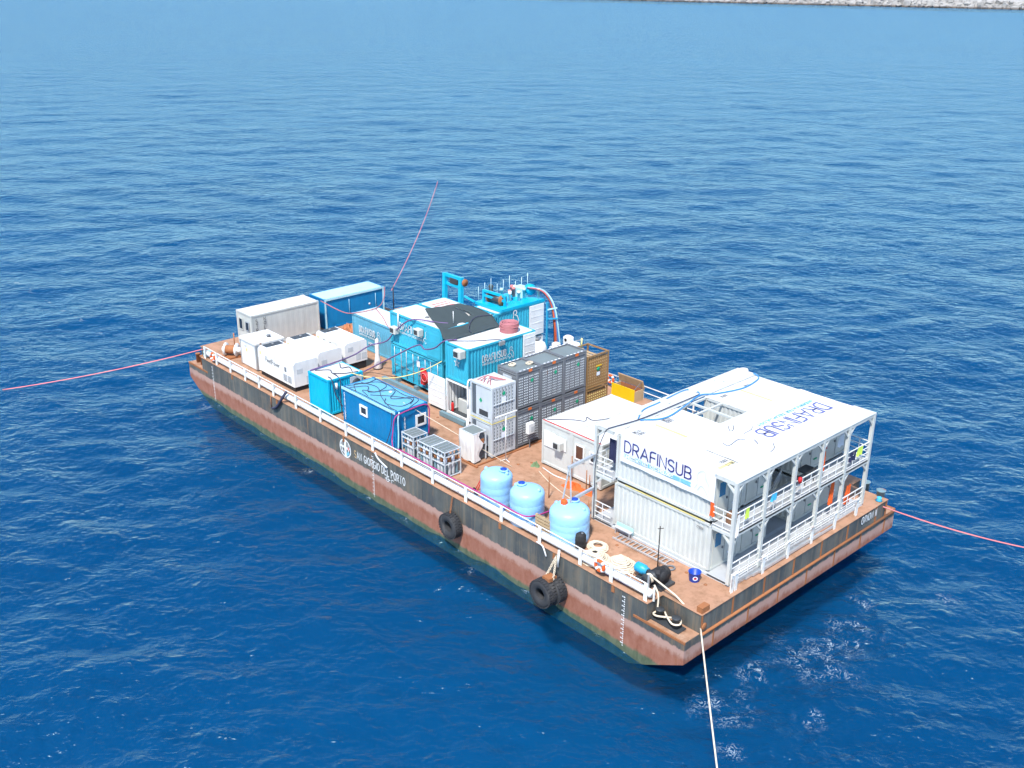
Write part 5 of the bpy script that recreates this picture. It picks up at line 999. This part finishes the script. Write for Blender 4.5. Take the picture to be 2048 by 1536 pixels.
MB().lathe([(.05,-.25),(.4,-.22),(.4,.22),(.05,.25)],(-29.3,17.75,6.0),20,'x').build('hose_sheave', M['crane'], lp); MB().bbox(-30.3,-29.4,17.0,17.7,5.42,6.2,.05).build('valve_panel', M['ice'], lp); MB().bar((-31.1,13.9,5.4),(-31.9,13.6,5.7),.12).build('boom', M['crane'], lp)
MB().lathe([(.15,0),(.2,.1),(.12,.25),(.2,.45),(.1,.6)],(-30.9,15.3,5.9),10).build('camera_head', M['grey_dark'], lp)
af = thing('a_frame','bright blue A-frame crane standing at the far side behind the containers','crane',(-39.2,18.4,0)); 
for dx in (-40.2,-38.15): MB().bar((dx,18.3,0),(dx+.12,18.3,2.6),.32).build('leg', M['crane'], af); MB().bar((dx+.12,18.3,2.55),(dx-.08,18.55,4.85),.32).build('leg', M['crane'], af)
MB().bar((-40.3,18.55,4.7),(-38.2,18.55,4.7),.26).build('cross_beam', M['crane'], af); MB().bar((-40.2,18.5,4.0),(-38.15,18.5,4.0),.2).build('cross_beam', M['crane'], af); MB().bbox(-39.6,-38.6,18.4,18.8,4.15,4.65,.06).build('sheave_block', M['grey_dark'], af); MB().lathe([(.3,-.1),(.3,.1)],(-38.05,18.75,4.4),14,'x').build('sheave', M['rust'], af)
MB().tube([(-40.5,18.0,.1),(-40.35,18.2,2.6)],.1,8).build('ram', M['ice'], af)
o = MB().lathe([(.2,0),(.4,.15),(.35,.5),(.15,.7)],(-38.9,18.5,1.7),9).build('wrapped_block', M['rust']); tag(o,'rust-brown wrapped lifting block inside the A-frame','block')
for k,(mt,off,nm_) in enumerate((('orange',0,'orange umbilical hose arching down from the blue platform'),('coil',.2,'dark red umbilical hose arching down from the blue platform'),('hose_blue',.38,'blue umbilical hose arching down from the blue platform'),('ice',.55,'pale umbilical hose arching down from the blue platform'),('cable',-.15,'black umbilical hose arching down from the blue platform'))):
    pts = spline([(-29.2,17.4+off*.5,6.2),(-28.2,17.9+off*.4,6.05),(-27.75+off*.5,18.4,5.2),(-27.5+off*.6,18.6,3.6),(-27.6+off*1.0,18.8,1.4),(-27.9+off*1.2,18.8,.2)],8); o = MB().tube(pts,.055,8).build('umbilical_hose', M[mt]); tag(o,nm_,'hose','umbilical hoses at the platform')
hb_ = thing('hose_bracket','blue hose arch bracket at the right side of the blue platform','bracket',(-28.0,18.2,0)); MB().bar((-28.0,18.3,0),(-28.0,18.3,5.2),.12).build('post', M['motor'], hb_); MB().bar((-28.0,18.3,4.6),(-27.2,18.5,4.9),.1).build('arm', M['ice'], hb_); MB().bar((-28.0,18.3,3.9),(-27.1,18.5,4.1),.1).build('arm', M['motor'], hb_)
tk = thing('pressure_vessel','white upright pressure vessel behind the containers at the far side','vessel',(-27.3,16.6,0)); MB().lathe([(.7,0),(.72,.1),(.72,2.3),(.6,2.6),(.3,2.75),(.02,2.8)],(-27.3,16.6,0),24).build('body', M['white'], tk); MB().lathe([(.2,0),(.2,.2)],(-27.3,16.6,2.78),12).build('flange', M['grey'], tk); MB().torus((-27.3,16.6,1.2),.73,.03,'z').build('hoop', M['steel'], tk)
mc = thing('dive_machine','white dive machine with rounded housings on a dark cage at the far rail','machine',(-25.2,18.0,0)); MB().box(-25.9,-24.5,17.5,18.6,0,2.4).build('cage', M['grey'], mc); MB().bbox(-25.7,-25.0,17.6,18.2,2.75,3.35,.12).build('housing', M['white'], mc); MB().lathe([(.24,-.5),(.26,-.4),(.26,.4),(.2,.5)],(-24.9,18.0,2.75),14,'x').build('cylinder_housing', M['white'], mc); MB().lathe([(.2,-.4),(.2,.4)],(-25.2,18.4,2.65),14,'x').build('cylinder_housing', M['lgrey'], mc); MB().lathe([(.12,0),(.12,.05)],(-25.35,17.58,3.1),10,'y').build('lens', M['black'], mc); MB().bar((-24.9,18.0,3.0),(-24.2,18.2,3.3),.06).build('arm', M['steel'], mc); MB().box(-25.95,-24.45,17.45,18.65,2.4,2.46).build('tray', M['wood'], mc)
o = MB().bbox(-26.6,-26.1,17.4,17.9,2.3,2.6,.05).build('white_case', M['white']); tag(o,'small white case left of the dive machine','case')
o = MB().box(-26.7,-26.0,17.3,18.0,0,2.3).build('cable_locker', M['lgrey']); tag(o,'light grey locker under the small white case','locker')
o = MB().tube([(-19.6,13.2,5.1),(-19.6,13.2,5.75)],.05,8).build('yellow_pipe', M['yellow_line']); tag(o,'short yellowish pipe at the end of the grey rack lids','pipe')
# hose coil on the cyan roof
mb = MB()
for l in range(7):
    for r_ in (.6,.51,.42,.33,.24,.14): mb.torus((-25.0+rg.uniform(-.03,.03),11.75+rg.uniform(-.03,.03),5.23+l*.092),r_+rg.uniform(-.02,.02),.048,'z',30,7)
o = mb.build('hose_coil', M['coil']); tag(o,'big red-brown coil of hose on the cyan container roof','hose coil')
# shade net
mb = MB(); g0 = [[(-32.3,10.2,5.32),(-31.9,11.5,5.34),(-31.5,12.9,5.36)],[(-30.2,9.2,5.24),(-29.9,11.0,5.25),(-29.6,13.1,5.35)],[(-28.3,8.35,5.22),(-28.2,10.4,5.12),(-28.0,12.9,5.3)],[(-27.1,7.7,5.0),(-27.1,10.0,4.95),(-27.2,12.5,5.15)],[(-26.0,7.25,5.22),(-26.0,9.5,5.24),(-26.0,11.8,5.25)]]
nu, nv = 32, 20; vs_ = []
for i in range(nu+1):
    for j in range(nv+1):
        a, b = i/nu*4, j/nv*2; i0, j0 = min(3,int(a)), min(1,int(b)); fa, fb = a-i0, b-j0; q = Vector((0,0,0))
        for di,wa in ((0,1-fa),(1,fa)):
            for dj,wb in ((0,1-fb),(1,fb)): q += Vector(g0[i0+di][j0+dj])*wa*wb
        q.z += .015*math.sin(i*.8+j*.5)+.015*math.sin(j*1.1-i*.3)+.045; vs_.append(tuple(q))
fs = [(i*(nv+1)+j,(i+1)*(nv+1)+j,(i+1)*(nv+1)+j+1,i*(nv+1)+j+1) for i in range(nu) for j in range(nv) if not (3 <= i <= 10 and j == 14)]
o = mb.add(vs_,fs,True).build('shade_net', M['net']); sm_ = o.modifiers.new('thick','SOLIDIFY'); sm_.thickness = .01; tag(o,'dark green shade net draped between the container roofs','shade net')
# ------------------------------------------------------------------ tyre fenders
def tyre(parent, c, r, wd, name='tyre'):
    ri = r*.42; prof = [(ri,-wd*.34),(ri*1.15,-wd*.48),(r*.86,-wd*.5),(r*.97,-wd*.4),(r,-wd*.2),(r,wd*.2),(r*.97,wd*.4),(r*.86,wd*.5),(ri*1.15,wd*.48),(ri,wd*.34),(ri*1.02,0),(ri,-wd*.34)]
    mb = MB(); n = 36; c = Vector(c); vs_ = [c+Vector((p_[0]*math.cos(2*math.pi*k/n),p_[1],p_[0]*math.sin(2*math.pi*k/n))) for p_ in prof for k in range(n)]
    mb.add(vs_,[(i*n+k,(i+1)*n+k,(i+1)*n+(k+1)%n,i*n+(k+1)%n) for i in range(len(prof)-1) for k in range(n)],True); o = mb.build(name, M['tyre'], parent); mb = MB()
    for k in range(30):
        a = 2*math.pi*k/30
        for s_ in (-1,1):
            a2 = a+(.1 if s_ > 0 else 0); e = Vector((math.cos(a2),0,math.sin(a2))); tn = Vector((-math.sin(a2),0,math.cos(a2))); q = c+e*(r*.985)
            ys = (0.02*s_, wd*.46*s_); vs_ = [q+e*dr+tn*dt+Vector((0,yy,0)) for dr in (-.02,.045) for dt in (-.055,.055) for yy in ys]; mb.add(vs_,[(0,2,3,1),(4,5,7,6),(0,1,5,4),(2,6,7,3),(0,4,6,2),(1,3,7,5)])
    tag(mb.build('tread_blocks', M['tyre'], o), kind='stuff'); return o
f1 = thing('tyre_fender','single worn tyre fender hanging on the near side of the hull','fender',(-16.75,-.4,-1.75),'tyre fenders on the hull'); tyre(f1,(-16.7,-.34,-1.74),.76,.52); mb = MB()
for k in range(12): q = Vector((-16.75,-.12,-.05)).lerp(Vector((-16.75,-.36,-1.3)),k/11); mb.torus(q,.055,.018,'x' if k%2 else 'y',10,5)
mb.build('chain', M['rust'], f1)
f2 = thing('tyre_fender','pair of big tyre fenders hanging side by side near the hull corner','fender',(-8.4,-.6,-2.0),'tyre fenders on the hull'); tyre(f2,(-8.45,-.92,-1.98),.75,.56); tyre(f2,(-8.3,-.33,-1.96),.75,.56); MB().box(-8.6,-8.1,-.85,-.3,-1.32,-1.08).build('bracket', M['rust'], f2)
for x in (-8.6,-8.1):
    mb = MB()
    for k in range(13): q = Vector((-8.35,-.1,-.1)).lerp(Vector((x,-.55,-1.15)),k/12); mb.torus(q,.06,.022,'x' if k%2 else 'y',10,5)
    mb.build('chain', M['rope'], f2)
o = MB().tube([(-8.15,-.12,.35),(-8.2,-.14,-.65)],.06,8).build('overboard_pipe', M['white']); tag(o,'white pipe stub hanging over the side beside the tyre pair','pipe')
o = MB().tube(spline([(-9.9,-.03,.05),(-9.4,-.08,.02),(-9.1,-.1,-.45)],5),.04,6).build('overboard_hose', M['white']); tag(o,'thin white hose hanging over the side left of the tyre pair','hose')
o = MB().tube(spline([(-34.9,.05,.9),(-35.2,-.12,.4),(-36.0,-.16,-.5),(-36.7,-.12,-.85)],6),.10,8).build('overboard_hose', M['cable']); tag(o,'dark hose hanging over the side before the small cyan container','hose')
o = MB().tube([(-36.9,-.08,0),(-36.9,-.1,-.9)],.035,6).build('overboard_rope', M['rust']); tag(o,'rusty rope hanging beside the dark overboard hose','rope')
o = MB().tube(spline([(-24.4,-.03,.03),(-24.0,-.07,-.25),(-23.1,-.08,-.52)],6),.06,6).build('overboard_hose', M['lgrey']); tag(o,'grey hose lying over the hull edge above the ship name','hose')
# ------------------------------------------------------------------ mooring lines
def line(name,label,cat,pts,r,mt,grp=None,n=6): o = MB().tube(pts,r,n).build(name,M[mt]); return tag(o,label,cat,grp)
line('mooring_line','pink mooring line running off to the left edge','mooring line',sag((-47.4,.4,.62),(-59.7,-11.3,SEA-.05),.25,30),.032,'pink','mooring lines')
line('mooring_line','pink mooring line running off to the right edge','mooring line',sag((-.1,17.7,-.3),(8.2,26.4,SEA-.15),.35,30),.036,'pink','mooring lines')
line('mooring_line','beige mooring line running down past the bottom edge','mooring line',sag((-.05,1.2,-.75),(7.3,-6.3,SEA-.15),.06,24),.042,'rope','mooring lines')
line('mooring_line','thin pink line running far out across the water behind the barge','mooring line',sag((-46.3,17.4,2.2),(-106.2,70.3,SEA),.9,40),.028,'pink','mooring lines')
line('winch_rope','beige rope from the winch drum to the corner fairlead','rope',[(-3.0,1.05,.72),(-1.6,1.2,.25),(-.15,1.36,-.62)],.045,'rope')
line('bollard_rope','thick beige rope from the rail down to the corner bollards','rope',spline([(-2.7,.9,.45),(-2.35,.8,.1),(-2.2,.6,-.55),(-2.25,.4,-.7),(-2.0,.38,-.72),(-1.5,.7,-.7),(-1.05,.9,-.66),(-.8,.6,-.68),(-1.05,.38,-.7),(-1.5,.55,-.66),(-2.05,.88,-.64),(-2.3,.6,-.6)],8),.05,'rope')
line('rope_end','loose beige rope end from the big pile to the winch','rope',spline([(-5.1,1.9,.3),(-4.6,1.6,.06),(-4.2,.9,.05),(-3.5,.75,.05)],6),.035,'rope')
po = thing('line_post','thin black post carrying the far pink line','post',(-46.2,17.5,0)); MB().tube([(-46.2,17.5,0),(-46.2,17.5,2.55)],.05,6).build('pole', M['black'], po); MB().lathe([(.3,0),(.35,.25),(.2,.5)],(-46.0,17.3,0),12).build('base', M['black'], po)
o = MB().lathe([(.3,0),(.42,.2),(.3,.5),(.08,.6)],(-45.5,17.8,0),12).build('orange_buoy', M['orange']); tag(o,'orange buoy beside the black line post at the far side','buoy')
# ------------------------------------------------------------------ cables and hoses over the deck
line('roof_hose','bright blue hose lying across the accommodation roof','hose',spline([(-8.37,6.02,5.74),(-7.76,7.32,5.70),(-8.0,9.2,5.74),(-8.4,11.1,5.76),(-8.02,12.14,5.7),(-7.52,13.98,5.7),(-7.73,15.67,5.7),(-8.06,16.2,5.7),(-8.43,16.26,5.76)],8),.036,'hose_blue')
line('roof_hose','thin blue hose loop at the left edge of the accommodation roof','hose',spline([(-8.4,11.1,5.76),(-8.81,11.48,5.73),(-9.5,11.2,5.73),(-9.3,8.6,5.73),(-9.2,7.2,5.73),(-8.6,6.1,5.74)],8),.03,'hose_blue')
line('roof_cable','black cable lying along the left of the accommodation roof','cable',spline([(-8.78,3.95,5.74),(-8.46,6.13,5.75),(-8.45,8.55,5.76),(-8.5,11.18,5.76)],8),.03,'cable')
line('drop_cable','black cable hanging down the left gallery of the accommodation block','cable',spline([(-8.78,3.95,5.74),(-8.94,3.9,5.5),(-9.32,3.85,4.43),(-9.5,3.85,3.33),(-9.5,3.85,2.2),(-9.5,3.85,.2)],8),.022,'cable')
line('deck_cable','purple cable sagging across to the upper cyan container with the coil','cable',spline([(-36.0,6.3,.08),(-35.95,7.6,.33),(-33.03,7.6,2.04),(-29.82,7.6,3.87),(-29.02,7.6,3.78),(-27.88,7.6,4.2),(-26.5,7.3,5.1),(-25.9,7.9,5.24)],8),.05,'purple','overhead cables')
line('deck_cable','yellowish cable sagging from the small cyan container to the tall stack','cable',sag((-31.1,2.9,2.66),(-26.6,7.15,3.7),.75,20),.03,'yellow_line','overhead cables')
line('deck_cable','purple cable from the small cyan roof over the generators to the tall stack','cable',spline([(-33.3,1.1,2.66),(-33.5,3.4,2.68),(-35.2,6.0,2.1),(-35.6,7.6,2.3),(-34.2,8.1,2.9),(-33.0,8.1,4.0),(-31.2,8.2,5.24),(-29.5,9.2,5.24),(-28.9,9.6,5.24)],8),.05,'purple','overhead cables')
line('deck_cable','pinkish cable running from the white cabin over the faded cyan roof','cable',spline([(-46.2,10.2,2.74),(-43.3,10.3,2.5),(-41.84,10.5,2.68),(-41.7,12.6,2.7),(-44.4,15.2,2.3),(-46.3,16.7,2.62)],8),.04,'coil','overhead cables')
line('deck_cable','reddish cable lying over the faded cyan roof to the tall stack','cable',spline([(-41.5,12.4,2.68),(-39.5,11.6,2.67),(-37.5,10.6,2.67),(-36.2,10.3,2.4),(-34.1,9.0,1.9)],8),.035,'coil','overhead cables')
line('deck_cable','dark cable lying across the roof of the container with the coil','cable',spline([(-26.1,7.3,5.23),(-25.0,8.6,5.22),(-24.2,9.9,5.22),(-23.9,10.1,5.2)],8),.025,'cable','overhead cables')
line('deck_cable','dark cable across the middle of the shade net','cable',spline([(-26.2,9.4,5.34),(-27.4,10.2,5.18),(-28.4,11.6,5.36),(-27.9,12.9,5.42)],8),.03,'cable','overhead cables')
line('stay_wire','thin pale wire from the blue office cabin roof down to the open deck','wire',[(-24.6,2.4,2.68),(-17.3,5.0,.03)],.02,'rope')
line('rail_hose','magenta hose draped along the near rail from the blue office cabin','hose',spline([(-23.62,3.6,.5),(-23.6,3.66,1.6),(-23.6,3.64,2.3),(-23.6,3.2,2.62),(-23.55,1.5,2.55),(-23.62,1.0,2.3),(-23.75,.92,1.4),(-23.7,.8,.75),(-22.9,.35,.72),(-21.8,.14,1.02),(-18.9,.14,1.02),(-17.0,.14,1.0),(-15.2,.14,1.0),(-12.8,.14,1.02),(-11.3,.2,.96),(-11.0,.9,.8),(-10.9,2.0,.75)],8),.042,'magenta')
line('side_hose','pale cable bundle hanging down the corner of the blue office cabin','cable',spline([(-23.6,1.35,2.65),(-23.55,1.2,2.2),(-23.55,1.2,1.2),(-23.5,1.1,.2)],6),.05,'ice')
line('side_cable','dark cable hanging down the near corner of the blue office cabin','cable',spline([(-23.9,1.0,2.6),(-24.0,.95,1.5),(-24.5,.9,.3)],6),.025,'cable')
for i,(lab,pts) in enumerate((('dark cable looped over the left half of the blue cabin roof',[(-29.3,1.4,2.67),(-28.6,3.2,2.67),(-27.6,3.3,2.67),(-27.2,2.2,2.67),(-28.0,1.7,2.67),(-27.0,1.4,2.67)]),('dark cable snaking along the far edge of the blue cabin roof',[(-29.3,3.5,2.67),(-27.5,3.45,2.67),(-25.6,3.2,2.67),(-24.4,3.45,2.67),(-23.7,2.2,2.67)]),('dark cable looped over the right half of the blue cabin roof',[(-27.0,1.6,2.67),(-25.8,2.6,2.67),(-24.6,3.1,2.67),(-24.2,2.0,2.67),(-25.2,1.5,2.67),(-25.9,2.0,2.67)]),('dark cable running lengthwise over the blue cabin roof',[(-29.2,2.4,2.68),(-27.8,2.7,2.68),(-26.2,1.9,2.68),(-24.6,1.35,2.68),(-23.8,1.3,2.68)]),('thin dark cable zigzagging across the blue cabin roof',[(-28.9,1.3,2.70),(-28.3,2.3,2.70),(-27.4,1.8,2.70),(-26.6,3.2,2.70),(-25.6,2.2,2.70),(-24.8,3.3,2.70),(-24.1,2.6,2.70)]),('dark cable crossing the left end of the blue cabin roof',[(-29.0,3.5,2.69),(-28.8,2.6,2.69),(-29.2,1.9,2.69),(-28.2,1.3,2.69)]),('dark cable along the near edge of the blue cabin roof',[(-29.4,1.2,2.69),(-27.5,1.25,2.69),(-25.0,1.2,2.69),(-23.75,1.3,2.6)]))): line('roof_cable',lab,'cable',spline(pts,8),.021,'cable','cables on the blue cabin roof')
for i,(lab,pts) in enumerate((('dark cable branching over the small cyan container roof',[(-33.2,1.4,2.62),(-32.6,2.2,2.62),(-32.0,2.0,2.62),(-31.4,2.6,2.62),(-31.1,3.5,2.62)]),('dark cable curling over the far part of the small cyan container roof',[(-33.2,3.4,2.62),(-32.4,3.0,2.62),(-32.2,3.5,2.62),(-31.4,3.2,2.62)]),('dark cable falling down the right side of the small cyan container',[(-32.0,2.0,2.63),(-31.2,1.9,2.64),(-30.9,1.9,2.3),(-30.85,1.8,1.2),(-30.6,1.7,.1)]),('dark cable bundle hanging behind the blue office cabin corner',[(-31.6,1.4,2.63),(-31.0,1.3,2.6),(-30.75,1.4,1.5),(-30.4,1.6,.9),(-30.2,1.9,.1)]))): line('roof_cable',lab,'cable',spline(pts,8),.035,'cable','cables on the small cyan container')
line('office_cable','black cable looped on the roof of the office cabins','cable',spline([(-16.3,6.9,2.94),(-15.2,8.0,2.93),(-14.6,8.4,2.93),(-14.9,8.9,2.93),(-14.3,8.9,2.93),(-13.7,10.2,2.93)],8),.025,'cable')
line('office_cable','red cable along the front edge of the office cabin roofs','cable',spline([(-16.4,6.7,2.95),(-14.06,6.72,2.95),(-11.7,6.72,2.95)],8),.03,'red')
line('deck_hose','thin pale hose lying across the open deck before the tanks','hose',spline([(-15.8,5.8,.03),(-14.2,5.2,.03),(-12.5,4.8,.03),(-10.4,4.5,.03)],8),.025,'rope')
line('deck_hose','thin white hose lying in front of the office cabins','hose',spline([(-16.0,6.3,.03),(-14.8,6.1,.03),(-13.9,6.2,.03)],6),.03,'white')
line('rail_cable','pale cable lying under the fat rail at the left end','cable',spline([(-45,.5,.03),(-42,.6,.03),(-39.5,.45,.2),(-37,.5,.03),(-34.5,.5,.05)],8),.035,'ice')
